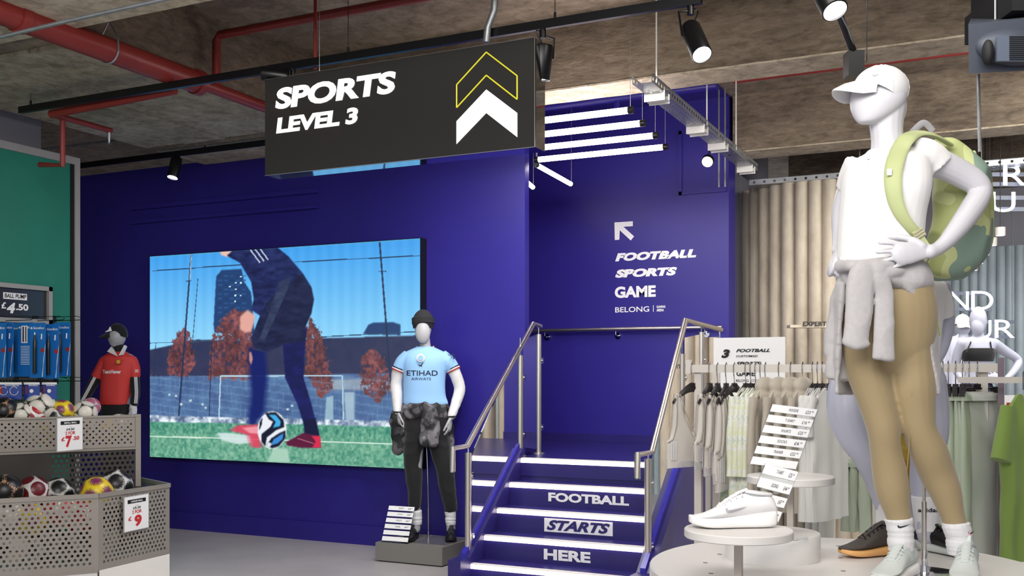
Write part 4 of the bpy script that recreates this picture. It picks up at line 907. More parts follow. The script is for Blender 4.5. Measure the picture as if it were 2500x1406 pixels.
def shoe(name, label, heel, toe_dir, L, upper, sole, parent=None, laces='white_paint', liner='black_matt', opening=True, lift=0, group=None, high=1.0, accent=None, solek=1.0):
    """running shoe lofted heel to toe; heel = point on the ground under the heel"""
    heel = V(heel); f = V(toe_dir); f.z = 0; f.normalize(); sd = f.cross(UP); k = L/.30
    t = thing(name, label, 'shoe', heel, group) if parent is None else parent
    # (x along, half width, sole bottom, sole top, upper top)
    T = [(0, .020, .016, .040, .050), (.008, .030, .006, .044, .078), (.035, .036, .001, .042, .094), (.075, .036, 0, .038, .092), (.11, .036, 0, .034, .094), (.145, .039, 0, .031, .091), (.175, .043, 0, .029, .078), (.21, .047, 0, .028, .063), (.245, .046, .002, .029, .051), (.275, .038, .008, .031, .044), (.293, .024, .014, .033, .040), (.301, .009, .020, .033, .036)]
    hf = lambda x: 1+(high-1)*max(0, min(1, (.25-x)/.13)); TX = [q[0] for q in T]; TH_ = [q[4] for q in T]; hx = lambda x: float(np.interp(x, TX, TH_))*hf(x)
    R1, R2 = [], []; n = 22
    for x, w_, b, s, h in cr(T, 3):
        s *= solek; c = heel+f*x*k+UP*lift; h *= hf(x)
        r1, r2 = [], []
        for i in range(n):
            a = 2*math.pi*i/n; ca, sa = math.cos(a), math.sin(a)
            r1.append(c+sd*(abs(ca)**.45*(1 if ca > 0 else -1))*w_*1.07*k+UP*((b+s)/2+(s-b)/2*(abs(sa)**.5*(1 if sa > 0 else -1)))*k)
            wu = w_*(.98-.42*max(0, sa)**1.3); r2.append(c+sd*ca*wu*k+UP*((s*.8+h)/2+(h-s*.8)/2*sa)*k)
        R1.append(r1); R2.append(r2)
    so = M().rings(R1).build('sole', sole, t, auto=60); up_ = M().rings(R2).build('upper', upper, t, auto=60)
    M().rings([[p+(p-heel).normalized()*0+UP*0 for p in [heel+f*(.004+.296*i/40)*k+sd*s_*(.035 if 3 < i < 38 else .022)*k+UP*(lift+.0+.0025*k) for i, s_ in [(i, 1) for i in range(41)]+[(i, -1) for i in range(40, -1, -1)]]] for _ in (0,)][:1]*1, cap=False) if False else None
    if opening:
        o = heel+f*.062*k+UP*(lift+hx(.062)*.97*k)
        M().ell(o, f*.046*k, sd*.0215*k, UP*.010*k, 20, 8).build('lining', liner, t)
        M().tube([o+f*.047*k*math.cos(a)+sd*.023*k*math.sin(a)+UP*(.004+.006*math.cos(a))*k for a in [2*math.pi*i/20 for i in range(21)]], .0055*k, 8).build('collar', upper, t)
    M().tube([heel+f*x*k+UP*(lift+(hx(x)+e)*k) for x, e in ((.10, .012), (.13, .004), (.17, .001), (.205, -.002))], [.014*k, .015*k, .015*k, .012*k], 10, flat=.35, upv=UP).build('tongue', upper, t)
    for j in range(5):
        x = .12+j*.019; h = hx(x)+.002
        M().tube([heel+f*(x+.004)*k+sd*.024*k+UP*(lift+(h-.012)*k), heel+f*x*k+UP*(lift+(h+.005)*k), heel+f*(x+.004)*k-sd*.024*k+UP*(lift+(h-.012)*k)], .0026*k, 6).build('lace', laces, t)
    if accent: M().tube([heel+f*x*k+sd*y*k+UP*(lift+z*k) for x, y, z in ((.0, .012, .045), (-.004, 0, .05), (.0, -.012, .045))], .006*k, 8).build('heel_tab', accent, t)
    return t, bvh(up_), f, sd, k
def swoosh(P0, u, v, mt, parent, surf=None, dirn=None, lift=.0015):
    up_ = [(0, .38), (.03, .52), (.09, .6), (.1, .42), (.18, .32), (.3, .34), (.45, .42), (.58, .50), (.7, .58), (.85, .68), (1, .78)]
    lo_ = [(0, .38), (.01, .28), (.03, .16), (.07, .07), (.12, .02), (.25, .0), (.45, .16), (.58, .28), (.7, .42), (.85, .6), (1, .78)]
    n = V(u).cross(V(v)).normalized(); K = 3; G = []
    for k in range(K+1): G += [V(P0)+V(u)*(a[0]*(1-k/K)+b[0]*k/K)+V(v)*(a[1]*(1-k/K)+b[1]*k/K)+n*(0 if surf else lift) for a, b in zip(up_, lo_)]
    if surf: G = lay(G, surf, dirn, lift)
    m = M(); N_ = len(up_); m.add(G, [(k*N_+i, (k+1)*N_+i, (k+1)*N_+i+1, k*N_+i+1) for k in range(K) for i in range(N_-1)]); return m.build('logo', mt, parent)
def bars(P0, u, v, mt, parent):
    n = V(u).cross(V(v)).normalized(); m = M()
    for i, (a, h) in enumerate(((0, .4), (.33, .7), (.66, 1))):
        m.add([P0+n*.0012+u*x+v*y for x, y in ((a+.05, 0), (a+.28, 0), (a+.12, h), (a-.08, h*.9))], [(0, 1, 2, 3)])
    o = m.build('logo', mt, parent); o['kind'] = 'stuff'; return o
mat('sky_shirt', '8fbdea', .6, sheen=.2); mat('black_cloth', '121214', .85, sheen=.2); mat('white_cloth', 'd8d7da', .8, sheen=.2); mat('grey_cloth', '56555a', .85)
mat('red_shirt', 'cf3a36', .6); mat('beanie_cloth', '2b2b2d', .95, bump=.3, bs=200); mat('sleeve_white', 'dcdadb', .6); mat('black_leather', '151416', .35)
mat('plinth_grey', '7d7a76', .45); mat('plate_grey', '9a9898', .25, .6); mat('navy_trim', '15183a', .6)
def camo(name, cols, sc_=9):
    m = bpy.data.materials.new(name); m.use_nodes = True; N = m.node_tree.nodes; L = m.node_tree.links; b = N['Principled BSDF']; b.inputs['Roughness'].default_value = .6
    tc = N.new('ShaderNodeTexCoord'); nz = N.new('ShaderNodeTexNoise'); nz.inputs['Scale'].default_value = sc_; nz.inputs['Detail'].default_value = 1.5; L.new(tc.outputs['Object'], nz.inputs[0])
    r = N.new('ShaderNodeValToRGB'); r.color_ramp.interpolation = 'CONSTANT'; L.new(nz.outputs[0], r.inputs[0]); e = r.color_ramp.elements
    e[0].color = lin(cols[0]); e[1].position = .45; e[1].color = lin(cols[1])
    if len(cols) > 2: k = e.new(.56); k.color = lin(cols[2])
    L.new(r.outputs[0], b.inputs['Base Color']); MAT[name] = m
camo('camo_cloth', ['1f1f22', '4d4b50', '77757a'], 12)
# ---- sky blue football mannequin on its plinth
f = Fig(8.4); k = f.k
a, b_, c = W(916, 1370, 8.245), W(1079.5, 1385, 7.98), W(1132, 1314, 8.44); b_.z = 0; q = V((b_.x, c.y, 0)); a = V((a.x, b_.y, 0))
pl = thing('display_plinth', 'low grey plinth under the sky blue shirted mannequin', 'plinth', (b_.x-.3, b_.y+.24, 0))
B('block', (a.x, b_.y, .01), (b_.x, b_.y+.52, .154), ['plinth_grey'], pl); B('shadow_gap', (a.x+.02, b_.y+.02, 0), (b_.x-.02, b_.y+.5, .012), ['black_matt'], pl)
B('steel_plate', (b_.x-.34, b_.y+.08, .154), (b_.x-.03, b_.y+.46, .160), ['plate_grey'], pl)
mn = thing('mannequin', 'grey male mannequin in a sky blue football shirt and black beanie', 'mannequin', f.P(1050, 1315))
m = M()
f.ell(m, 1033, 797, 0, 21, 34, 25); f.ell(m, 1032, 806, -.02, 17, 22, 16); f.limb(m, [(1036, 818, 0, 13), (1038, 842, 0, 13.5), (1038, 858, 0, 20)])
f.torso(m, [(1038, 850, 0, 20, 12), (1038, 864, 0, 42, 18), (1037, 885, 0, 50, 26), (1036, 930, 0, 46, 26), (1038, 985, 0, 45, 26), (1038, 1030, 0, 49, 28), (1040, 1062, 0, 42, 24)])
f.limb(m, [(998, 874, 0, 13), (984, 886, 0, 14), (975, 900, 0, 13.5), (967, 935, .02, 12.5), (969, 965, 0, 12), (970, 1002, -.04, 8)])
f.limb(m, [(1078, 874, 0, 13), (1095, 886, 0, 14), (1106, 900, 0, 13.5), (1122, 945, .02, 12.5), (1116, 975, 0, 11.5), (1102, 1018, -.06, 8)])
hand(m, f.P(1101, 1018, -.06), RT*-.12-UP, RT*-.9+FW*.2, -FW-RT*.3, .175, (.25, .3, .35, .4)); hand(m, f.P(970, 1002, -.04), RT*.15-UP, RT*.9+FW*.2, -FW, .17)
f.limb(m, [(1015, 1050, 0, 23), (1012, 1150, 0, 18), (1014, 1235, 0, 13), (1016, 1290, 0, 11)]); f.limb(m, [(1063, 1050, 0, 24), (1084, 1150, 0, 18), (1098, 1240, 0, 13), (1101, 1295, 0, 11)])
fuse(m, 'body', 'skin_grey', mn, .0055, 2)
m = M(); f.torso(m, [(1038, 846, 0, 19, 16), (1038, 852, 0, 33, 20), (1038, 862, 0, 49, 26), (1037, 885, 0, 54, 33), (1036, 930, 0, 51, 33), (1037, 965, 0, 51, 32), (1040, 984, 0, 54, 33), (1040, 990, 0, 50, 30)], e=2.4)
f.limb(m, [(1000, 870, 0, 19), (984, 885, 0, 18), (972, 904, 0, 17)], rnd=False); f.limb(m, [(1076, 870, 0, 19), (1095, 885, 0, 18), (1108, 904, 0, 17)], rnd=False)
shirt = fuse(m, 'shirt', 'sky_shirt', mn, .007, 2, fold(.006, (5, 5, 7), 3, False))
sb = bvh(shirt)
for (x0, y0, x1, y1) in ((963, 897, 985, 902), (1096, 905, 1121, 896)):
    pass
def cuff(f, c0, c1, r0, mts, par):
    a, b = f.P(*c0), f.P(*c1); d = (b-a).normalized()
    for i, mt in enumerate(mts): M().lathe(a+d*.010*i, [(r0*f.k, 0), (r0*f.k*1.03, .002), (r0*f.k*1.03, .009), (r0*f.k, .010)], 24, ax=d).build('cuff_stripe', mt, par)
cuff(f, (975, 898, 0), (970, 910, 0), 17.2, ['navy_trim', 'white_cloth', 'label_red'], mn); cuff(f, (1104.5, 897, 0), (1110, 908, 0), 17.2, ['navy_trim', 'white_cloth', 'label_red'], mn)
for r_, mt in ((15.8, 'navy_trim'), (17.8, 'white_cloth'), (19.6, 'label_red')):
    M().tube([f.P(1038+r_*1.12*math.cos(t), 846+r_*.52*math.sin(t)*(-1 if math.sin(t) < 0 else 1)*(1 if math.sin(t) > 0 else .2)-(20-r_)*.2, -.05*math.sin(t)) for t in [2*math.pi*i/28 for i in range(29)]], .0045, 6).build('collar_band', mt, mn)
vu, vv = RT*k, UP*k
text('ETIHAD', f.P(993, 917, -.2), vu*74, vv*12.5, 'navy_trim', mn, bold=.01, surf=sb, dirn=FW, lift=.003)
text('AIRWAYS', f.P(1004, 928, -.2), vu*47, vv*6.5, 'navy_trim', mn, bold=.0, surf=sb, dirn=FW, lift=.003)
M().lathe(f.P(1027, 873.5, -.13), [(0, 0), (10*k, 0), (10*k, .004), (0, .005)], 24, ax=FW*-1).build('badge', 'white_cloth', mn); M().lathe(f.P(1027, 873.5, -.138), [(5*k, 0), (6.5*k, 0), (6.5*k, .002), (5*k, .002)], 20, ax=-FW).build('badge_ring', 'sky_shirt', mn)
puma = [(0, .55), (.25, .62), (.45, .5), (.62, .62), (.85, .95), (1, 1), (.9, .8), (.78, .55), (.72, .3), (.8, .05), (.62, .2), (.5, .32), (.38, .25), (.3, .0), (.27, .3), (.32, .42), (.12, .5)]
flat([f.P(1019+x*15, 897-y*12, -.2) for x, y in puma], 'navy_trim', mn, 'logo', .003, None, sb, FW)
text('NEXEN', f.P(1094, 868, -.2), vu*16, vv*4.5, 'navy_trim', mn, surf=sb, dirn=FW, lift=.003); text('TIRE', f.P(1101, 875, -.2), vu*12, vv*4.5, 'navy_trim', mn, surf=sb, dirn=FW, lift=.003)
for sgn, rows in ((-1, [(973, 900, 0, 14.5), (967, 935, .02, 13.6), (969, 965, 0, 13.2), (970, 1003, -.04, 9.5)]), (1, [(1106, 900, 0, 14.5), (1122, 945, .02, 13.6), (1116, 975, 0, 12.6), (1103, 1014, -.055, 9.8)])):
    m = M(); f.limb(m, rows); fuse(m, 'sleeve', 'sleeve_white', mn, .006, 1, fold(.003, (9, 9, 14), 2+sgn))
    e = rows[-1]; M().tube([f.P(e[0]+1*sgn*-.2, e[1]+1, e[2]), f.P(e[0], e[1]+5, e[2])], 10.3*k, 16).build('cuff', 'black_cloth', mn)
m = M()
f.torso(m, [(1039, 985, 0, 48, 28), (1039, 1010, 0, 50, 30), (1040, 1045, 0, 53, 31), (1041, 1075, 0, 46, 27)])
f.limb(m, [(1014, 1060, 0, 27), (1009, 1110, 0, 23), (1010, 1150, 0, 20), (1012, 1200, 0, 17), (1013, 1237, 0, 14)]); f.limb(m, [(1064, 1060, 0, 28), (1078, 1110, 0, 24), (1086, 1150, 0, 21), (1094, 1200, 0, 18), (1100, 1240, 0, 15)])
fuse(m, 'trousers', 'black_cloth', mn, .007, 2, fold(.008, (7, 7, 9), 5))
# camouflage jacket tied round the waist
ja = thing('tied_jacket', 'dark camouflage jacket tied round the waist of the blue shirted mannequin', 'jacket', f.P(1045, 1080))
m = M(); f.torso(m, [(1039, 984, 0, 50, 31), (1039, 992, 0, 53, 34), (1040, 1008, 0, 54, 35), (1041, 1018, 0, 50, 32)])
f.limb(m, [(1040, 995, -.12, 12), (1042, 1010, -.13, 11), (1040, 1045, -.12, 12), (1036, 1080, -.12, 11)], flat=.6, upv=FW); f.limb(m, [(1048, 998, -.12, 11), (1056, 1015, -.13, 11), (1059, 1050, -.12, 12), (1056, 1082, -.12, 11)], flat=.6, upv=FW)
f.limb(m, [(992, 1000, 0, 14), (975, 1015, -.02, 17), (968, 1040, 0, 15), (975, 1070, .02, 15), (971, 1095, .03, 13)], flat=.55, upv=FW); f.limb(m, [(1085, 1005, .02, 12), (1092, 1040, .05, 14), (1092, 1090, .06, 16), (1098, 1140, .06, 12), (1102, 1160, .06, 5)], flat=.5, upv=FW)
fuse(m, 'jacket', 'camo_cloth', ja, .007, 2, fold(.016, (11, 11, 8), 8))
be = thing('beanie', 'black ribbed beanie on the sky blue shirted mannequin', 'hat', f.P(1033, 800))
m = M(); f.ell(m, 1033, 788, .01, 26, 33, 29); f.torso(m, [(1033, 806, .035, 23, 21), (1033, 795, .01, 25.5, 27), (1033, 785, 0, 26, 28), (1033, 775, 0, 25, 27)])
o = fuse(m, 'crown', 'beanie_cloth', be, .006, 2)
import bmesh
bm = bmesh.new(); bm.from_mesh(o.data); zc = f.P(1033, 786).z-wl(o).z
bmesh.ops.delete(bm, geom=[v for v in bm.verts if v.co.z < zc-.055-.0*v.co.x or (v.co.z < zc+.0 and (v.co).dot(FW) < -.03+(wl(o)*0).z and False)], context='VERTS'); bm.to_mesh(o.data); bm.free()
m = M(); f.ell(m, 1032, 812, -.075, 18.5, 26, 12)  # face in front of the hat edge
fuse(m, 'face', 'skin_grey', mn, .005, 2)
R = []
for (dz, g) in ((-4, 1.02), (-4, 1.08), (9, 1.1), (10, 1.02)):
    R.append([f.P(1033+25.5*g*math.cos(t), 786-dz+6*math.sin(t)*0+(8 if math.sin(t) < 0 else 8)*abs(math.sin(t))*(-.5 if math.sin(t) < 0 else 1.0), 28*g*k*math.sin(t)) for t in [2*math.pi*i/32 for i in range(32)]])
M().rings(R, closed=True).build('turned_up_band', 'beanie_cloth', be)
for (px, py) in ((1016, 1247), (1099, 1248)):
    m = M(); f.limb(m, [(px+0, py, 0, 13.5), (px+1, py+10, 0, 12.5), (px+1, py+18, 0, 13), (px+2, py+34, 0, 11)], rnd=False); fuse(m, 'sock', 'white_cloth', mn, .005, 1, fold(.004, (4, 4, 50), 1))
for (px, py, lab, td) in ((1014, 1298, 'black trainer on the left foot of the blue shirted mannequin', -FW-RT*.15), (1103, 1307, 'black trainer on the right foot of the blue shirted mannequin', -FW+RT*.02)):
    h = f.P(px, py, .06); h.z = .161; shoe('trainer', lab, h, td, .285, 'black_leather', 'black_matt', laces='grey_cloth', high=1.15)
po = thing('support_rod', 'thin chrome rod from plinth to seat of the blue shirted mannequin', 'support rod', f.P(1046, 1308))
M().tube([f.P(1041, 1080, .02), f.P(1043, 1120, .0), f.P(1046, 1230, 0), V((*f.P(1046, 1300).xy, .162))], .005, 10).build('rod', 'chrome', po)
M().cyl(V((*f.P(1046, 1300).xy, .16)), V((*f.P(1046, 1300).xy, .22)), .009, 12).build('socket', 'chrome', po)
# ---- price ladders
def ladder(name, label, BL, BR, TL, rows, gaps=0, d=None, logo=None, extra=2):
    BL, BR, TL = V(BL), V(BR), V(TL); u = BR-BL; v = TL-BL; n = u.cross(v).normalized(); t = thing(name, label, 'price stand', BL)
    M().prism([BL, BR, BR+v, TL], -n*.004).build('acrylic_sheet', 'acrylic', t)
    N_ = len(rows)+extra; h = 1/N_
    for i in range(N_):
        y = 1-(i+1)*h
        M().prism([BL+u*.02+v*(y+h*.28)+n*.001, BL+u*.98+v*(y+h*.28)+n*.001, BL+u*.98+v*(y+h*.98)+n*.001, BL+u*.02+v*(y+h*.98)+n*.001], n*.001).build('price_strip', 'white_print', t)
        M().tube([BL+v*(y+h*.25)+n*.004, BR+v*(y+h*.25)+n*.004], .0012, 6).build('strip_lip', 'acrylic', t)
        if i < len(rows):
            w_, p_ = rows[i]; hh = v*h*.26
            text(w_, BL+u*.40+v*(y+h*.5), u*.20, hh, 'black_print', t, bold=0, lift=.003); text(p_, BL+u*.76+v*(y+h*.46), u*.10, v*h*.3, 'black_print', t, bold=0, lift=.003)
            text('.99', BL+u*.87+v*(y+h*.62), u*.05, v*h*.14, 'black_print', t, bold=0, lift=.003)
            if logo: logo(BL+u*.10+v*(y+h*.46), u, v, h, n, t)
    return t
def lg_swoosh(o, u, v, h, n, t): swoosh(o, u*.12, v*h*.3, 'black_print', t)
def lg_bars(o, u, v, h, n, t): bars(o, u*.09, v*h*.34, 'black_print', t)
zp = .156; BL, BR = PZ(930, 1323, zp), PZ(996, 1328, zp); TL = W(949, 1234, BL.dot(FW)+.16)
ladder('price_stand', 'clear price stand with white strips on the low grey plinth', BL, BR, TL, [('SHIRT', '69'), ('JACKET', '74'), ('PANTS', '44'), ('TRAINER', '64')], extra=2, logo=lg_swoosh)
# ---- red shirted mannequin
f = Fig(9.5); k = f.k
mn = thing('mannequin', 'grey mannequin in a red football shirt behind the ball display', 'mannequin', f.P(285, 1300))
m = M(); f.ell(m, 285, 822, 0, 21, 25, 23); f.ell(m, 280, 835, -.02, 13, 12, 12); f.limb(m, [(288, 838, 0, 11), (290, 860, 0, 12)])
f.torso(m, [(290, 862, 0, 24, 14), (290, 875, 0, 40, 18), (286, 920, 0, 34, 22), (284, 985, 0, 34, 21), (284, 1030, 0, 37, 22), (284, 1050, 0, 30, 18)])
f.limb(m, [(256, 880, 0, 12), (238, 920, 0, 10), (216, 958, -.04, 9), (199, 988, -.1, 6.5)]); f.limb(m, [(323, 880, 0, 12), (329, 925, 0, 10), (330, 960, -.02, 9), (328, 990, -.05, 6.5)])
hand(m, f.P(199, 988, -.1), UP*-1+RT*.1, RT*.8+FW*.2, -FW, .17); hand(m, f.P(327, 990, -.05), -UP, RT*-.9+FW*.2, -FW, .17)
f.limb(m, [(270, 1040, 0, 18), (268, 1150, 0, 14), (268, 1295, 0, 9)]); f.limb(m, [(300, 1040, 0, 18), (303, 1150, 0, 14), (305, 1295, 0, 9)])
fuse(m, 'body', 'skin_grey', mn, .007, 2)
m = M(); f.limb(m, [(289, 846, 0, 12.5), (290, 858, 0, 13.5), (290, 868, 0, 17)]); fuse(m, 'neck_gaiter', 'black_cloth', mn, .006, 1)
m = M(); f.torso(m, [(290, 858, 0, 18, 14), (290, 865, 0, 30, 18), (291, 874, 0, 43, 22), (290, 895, 0, 40, 25), (285, 930, 0, 38, 26), (281, 970, 0, 36, 25), (280, 988, 0, 36, 25)])
f.limb(m, [(257, 882, 0, 15), (244, 905, 0, 14), (235, 922, 0, 14)], rnd=False); f.limb(m, [(322, 882, 0, 15), (327, 902, 0, 15), (328, 921, 0, 14)], rnd=False)
rs = fuse(m, 'shirt', 'red_shirt', mn, .008, 2, fold(.006, (5, 5, 6), 9, False)); rb = bvh(rs)
for rows in ([(236, 920, 0, 11.5), (216, 958, -.04, 10.5), (201, 985, -.1, 8)], [(328, 920, 0, 11.5), (330, 958, -.02, 10.5), (328, 985, -.05, 8.5)]):
    m = M(); f.limb(m, rows); ob = fuse(m, 'sleeve', 'black_cloth', mn, .006, 1, fold(.006, (9, 9, 22), 4)); bb = bvh(ob)
    for j in range(3):
        R = cr(rows, 4); pp = [f.P(r[0]+(j-1)*3.0-(4 if rows[0][0] < 300 else -3), r[1], -.3) for r in R]; pp = lay(pp, bb, FW, .003)
        M().tube(pp, .0045, 5).build('stripe', 'white_cloth', mn)
m = M(); f.limb(m, [(325, 988, -.05, 8), (325, 998, -.05, 9.5), (325, 1008, -.05, 9)]); fuse(m, 'glove_cuff', 'white_cloth', mn, .006, 1)
for s_, x0, x1, x2 in ((-1, 276, 262, 288), (1, 303, 311, 289)):
    M().prism([f.P(288, 870, -.10), f.P(x1, 858, -.085), f.P(x0+4*s_, 846, -.03), f.P(x0-2*s_, 852, -.06)] if s_ < 0 else [f.P(290, 868, -.10), f.P(302, 866, -.09), f.P(311, 846, -.02), f.P(304, 842, -.03)], -FW*.006).build('collar', 'white_cloth', mn)
    M().prism([f.P(x0, 852, .0), f.P(x0+3, 843, .0), f.P(x0+3*s_, 846, .05)], FW*.03).build('collar_back', 'white_cloth', mn)
text('TeamViewer', f.P(251, 912, -.3), RT*43*k, UP*9*k, 'white_print', mn, bold=.03, surf=rb, dirn=FW, lift=.003)
M().lathe(f.P(289, 883, -.125), [(0, 0), (6.5*k, 0), (6.5*k, .003), (0, .004)], 20, ax=-FW).build('badge', 'ball_yellow' if False else 'label_red', mn); M().lathe(f.P(289, 883, -.13), [(0, 0), (5*k, 0), (5*k, .002), (0, .003)], 20, ax=-FW).build('badge_centre', mat('badge_gold', 'd8a72c', .4), mn)
text('DXC', f.P(330, 909, -.3), RT*9*k, UP*7*k, 'white_print', mn, surf=rb, dirn=FW, lift=.003)
m = M(); f.torso(m, [(284, 985, 0, 34, 24), (284, 1030, 0, 38, 26), (284, 1062, 0, 34, 22)]); f.limb(m, [(270, 1050, 0, 20), (268, 1150, 0, 16), (268, 1270, 0, 12)]); f.limb(m, [(300, 1050, 0, 20), (303, 1150, 0, 16), (305, 1270, 0, 12)])
fuse(m, 'trousers', 'black_cloth', mn, .009, 2)
cap(f.P(287, 818, 0), RT*-.95-FW*.32, 24*k, 20*k, 29*k, .05, 'black_cloth', None, brim=.07, drop=.45, label='black cap with white brim mark on the red shirted mannequin', cat='hat', back=-.2)
cp = bpy.data.objects['cap']; flat([f.P(x, y, -.075) for x, y in ((264, 807), (273, 807), (270, 797), (267, 799))], 'white_print', cp, 'logo'); flat([f.P(x, y, -.08) for x, y in ((256, 811), (273, 808), (270, 805), (262, 806))], 'white_print', cp, 'brim_mark')
pb = W(222, 993, 9.28); football(pb, 23*9.28/F, 'ball_pink', 'pink and white football held beside the red shirted mannequin')
for px, d_ in ((268, -FW), (305, -FW)):
    h = f.P(px, 1300, .06); h.z = 0.03; shoe('trainer', 'black trainer under the red shirted mannequin, %s foot' % ('left' if px < 280 else 'right'), h, d_, .27, 'black_leather', 'black_matt')
# ==== round display table and white mannequins ====
mat('table_white', 'd9d6d3', .35); mat('table_edge', 'b5ada4', .45); mat('tan_legging', '9a8865', .62, sheen=.3); mat('white_tee', 'e6e5e5', .75, sheen=.2)
mat('heather', 'b3b0b1', .9, var=.06, vs=60, sheen=.3); mat('bag_green', 'b3bc88', .6); mat('shoe_white', 'c8cecb', .55); mat('shoe_grey', 'c3ccc9', .5); mat('pink_tab', 'ef8fa4', .5)
mat('lilac_skin', 'b4b6c6', .45); mat('cap_white', 'e4e3e4', .7); mat('yellow_cloth', 'e2b53a', .6); mat('brown_black', '46403c', .6); mat('gum_sole', 'e3ac6c', .5); mat('swoosh_grey', 'a9a7ac', .4)
camo('camo_green', ['a9b273', 'bfc68c', '7d9486'], 6)
def cam(x, d, z): return RT*x+FW*d+UP*z
TZ = .79; TC = cam(1.235, 3.77, 0)
tb = thing('round_display_table', 'big round white display table under the tall white mannequin', 'table', TC)
M().lathe(TC, [(.01, .70), (.69, .70), (.72, .71), (.72, TZ-.006), (.714, TZ), (.01, TZ)], 96).build('top', 'table_white', tb)
M().lathe(TC, [(.01, 0), (.62, 0), (.62, .70), (.01, .70)], 64).build('drum_base', 'table_edge', tb)
for px, py in ((1757, 1353), (1722, 1374), (1736, 1400), (2047, 1333), (2052, 1362), (2059, 1394), (1990, 1338)):
    p = PZ(px, py, TZ); M().box(p+V((-.008, -.004, 0)), p+V((.008, .004, .0012))).build('slot', 'bin_dark', tb)
# drum riser, shoe pedestal, far pedestal
p = PZ(1886, 1362, TZ); dr = thing('drum_riser', 'low white drum riser behind the single white trainer', 'riser', p)
M().lathe(p, [(.01, 0), (.18, 0), (.18, .098), (.177, .102), (.01, .102)], 72).build('drum', 'table_white', dr)
a = PZ(1868, 1325, TZ+.104); b = PZ(1972, 1313, TZ+.104); M().obox((a+b)/2, (b-a)/2, V((0, .012, 0)), UP*.003).build('holder_slot', 'acrylic', dr)
pd = PZ(1803, 1291, .985); ps = thing('shoe_pedestal', 'small round white pedestal carrying the single white trainer', 'pedestal', V((pd.x, pd.y, TZ)))
M().lathe(V((pd.x, pd.y, 0)), [(.01, .957), (.177, .957), (.18, .96), (.18, .982), (.177, .985), (.01, .985)], 72).build('disc', 'table_white', ps)
M().obox(V((pd.x, pd.y, (TZ+.957)/2)), V((.0125, 0, 0)), V((0, .0125, 0)), UP*(.957-TZ)/2).build('stem', 'table_edge', ps)
pf = PZ(1930, 1161, 1.095+.0); pf = W(1930, 1161, 4.15); fz = pf.z
p2 = thing('back_pedestal', 'round white pedestal on a stem behind the price stands', 'pedestal', V((pf.x, pf.y, TZ)))
M().lathe(V((pf.x, pf.y, 0)), [(.01, fz-.03), (.17, fz-.03), (.173, fz-.027), (.173, fz-.003), (.17, fz), (.01, fz)], 64).build('disc', 'table_white', p2)
M().obox(V((pf.x, pf.y, (TZ+fz-.03)/2)), V((.0125, 0, 0)), V((0, .0125, 0)), UP*(fz-.03-TZ)/2).build('stem', 'table_edge', p2)
# single white trainer, toe to the left
hl = W(1890, 1279, 3.47); hl.z = .9865
sh, ub, sf, ss, sk = shoe('white_trainer', 'single white running trainer with grey swoosh on its pedestal', hl+RT*.005, -RT-FW*.06, .297, 'cap_white', 'white_gloss', laces='cap_white', liner='shoe_grey', solek=1.3, high=1.25)
swoosh(W(1771, 1251, 3.42), RT*.074, UP*.026, 'swoosh_grey', sh, ub, FW, .003)
# price ladders
ladder('price_stand', 'larger clear price stand with five clothes prices beside the bras', W(1826, 1139, 4.25), W(1942, 1153, 4.25), W(1884, 986, 4.33), [('HOODIE', '£23'), ('T-SHIRT', '£16'), ('SHORTS', '£25'), ('SOCKS', '£6'), ('TRAINER', '£52')], extra=1, logo=lg_bars)
ls_ = [o for o in bpy.data.objects if o.name.startswith('price_stand') and o.get('label', '').startswith('larger')][0]
q0, q1 = W(1826, 1139, 4.25), W(1942, 1153, 4.25)
M().prism([q0, q1, V((q1.x, q1.y, fz)), V((q0.x, q0.y, fz))], FW*.004).build('foot', 'acrylic', ls_)
ladder('price_stand', 'smaller clear price stand just behind the white trainer', W(1815, 1262, 3.72), W(1898, 1283, 3.72), W(1868, 1131, 3.76), [('T-SHIRT', '£25'), ('LEGGINGS', '£44'), ('HOODIE', '£47'), ('SOCKS', '£6')], extra=0, logo=lg_swoosh)
ls_ = [o for o in bpy.data.objects if o.name.startswith('price_stand') and o.get('label', '').startswith('smaller')][0]
q0, q1 = W(1815, 1262, 3.72), W(1898, 1283, 3.72)
M().prism([q0, q1, V((q1.x, q1.y, TZ+.102)), V((q0.x, q0.y, TZ+.102))], FW*.004).build('foot', 'acrylic', ls_)
# ---- main mannequin
f = Fig(3.6); k = f.k
mn = thing('mannequin', 'tall white mannequin with cap, hand on hip, in white tee and tan leggings', 'mannequin', cam(1.35, 3.6, TZ))
m = M()
f.torso(m, [(2152, 172, .0, 18, 16), (2150, 180, 0, 36, 30), (2147, 200, 0, 57, 44), (2146, 226, 0, 65, 48), (2143, 250, -.003, 65, 50), (2138, 270, -.008, 57, 44), (2130, 287, -.014, 42, 34), (2121, 298, -.02, 25, 22), (2118, 302, -.02, 14, 12)], yaw=-.25, e=2.1); f.ell(m, 2180, 262, .02, 32, 52, 38)
f.limb(m, [(2165, 262, .01, 46), (2164, 305, .01, 40), (2166, 340, .01, 38), (2168, 362, .01, 42), (2172, 385, .01, 55)])
f.torso(m, [(2175, 355, .01, 42, 30), (2180, 378, .01, 62, 42), (2170, 398, 0, 82, 54), (2165, 460, 0, 92, 66), (2150, 540, 0, 86, 64), (2148, 610, 0, 86, 62), (2155, 680, 0, 90, 60), (2165, 740, 0, 98, 66), (2168, 790, 0, 88, 56)], yaw=-.35)
f.limb(m, [(2262, 388, .0, 38), (2300, 402, .01, 35), (2345, 424, .02, 33), (2382, 447, .02, 30), (2393, 470, .015, 27), (2375, 505, -.01, 28), (2345, 548, -.06, 25), (2312, 588, -.10, 19), (2288, 608, -.125, 16.5), (2270, 615, -.14, 17)], k=5)
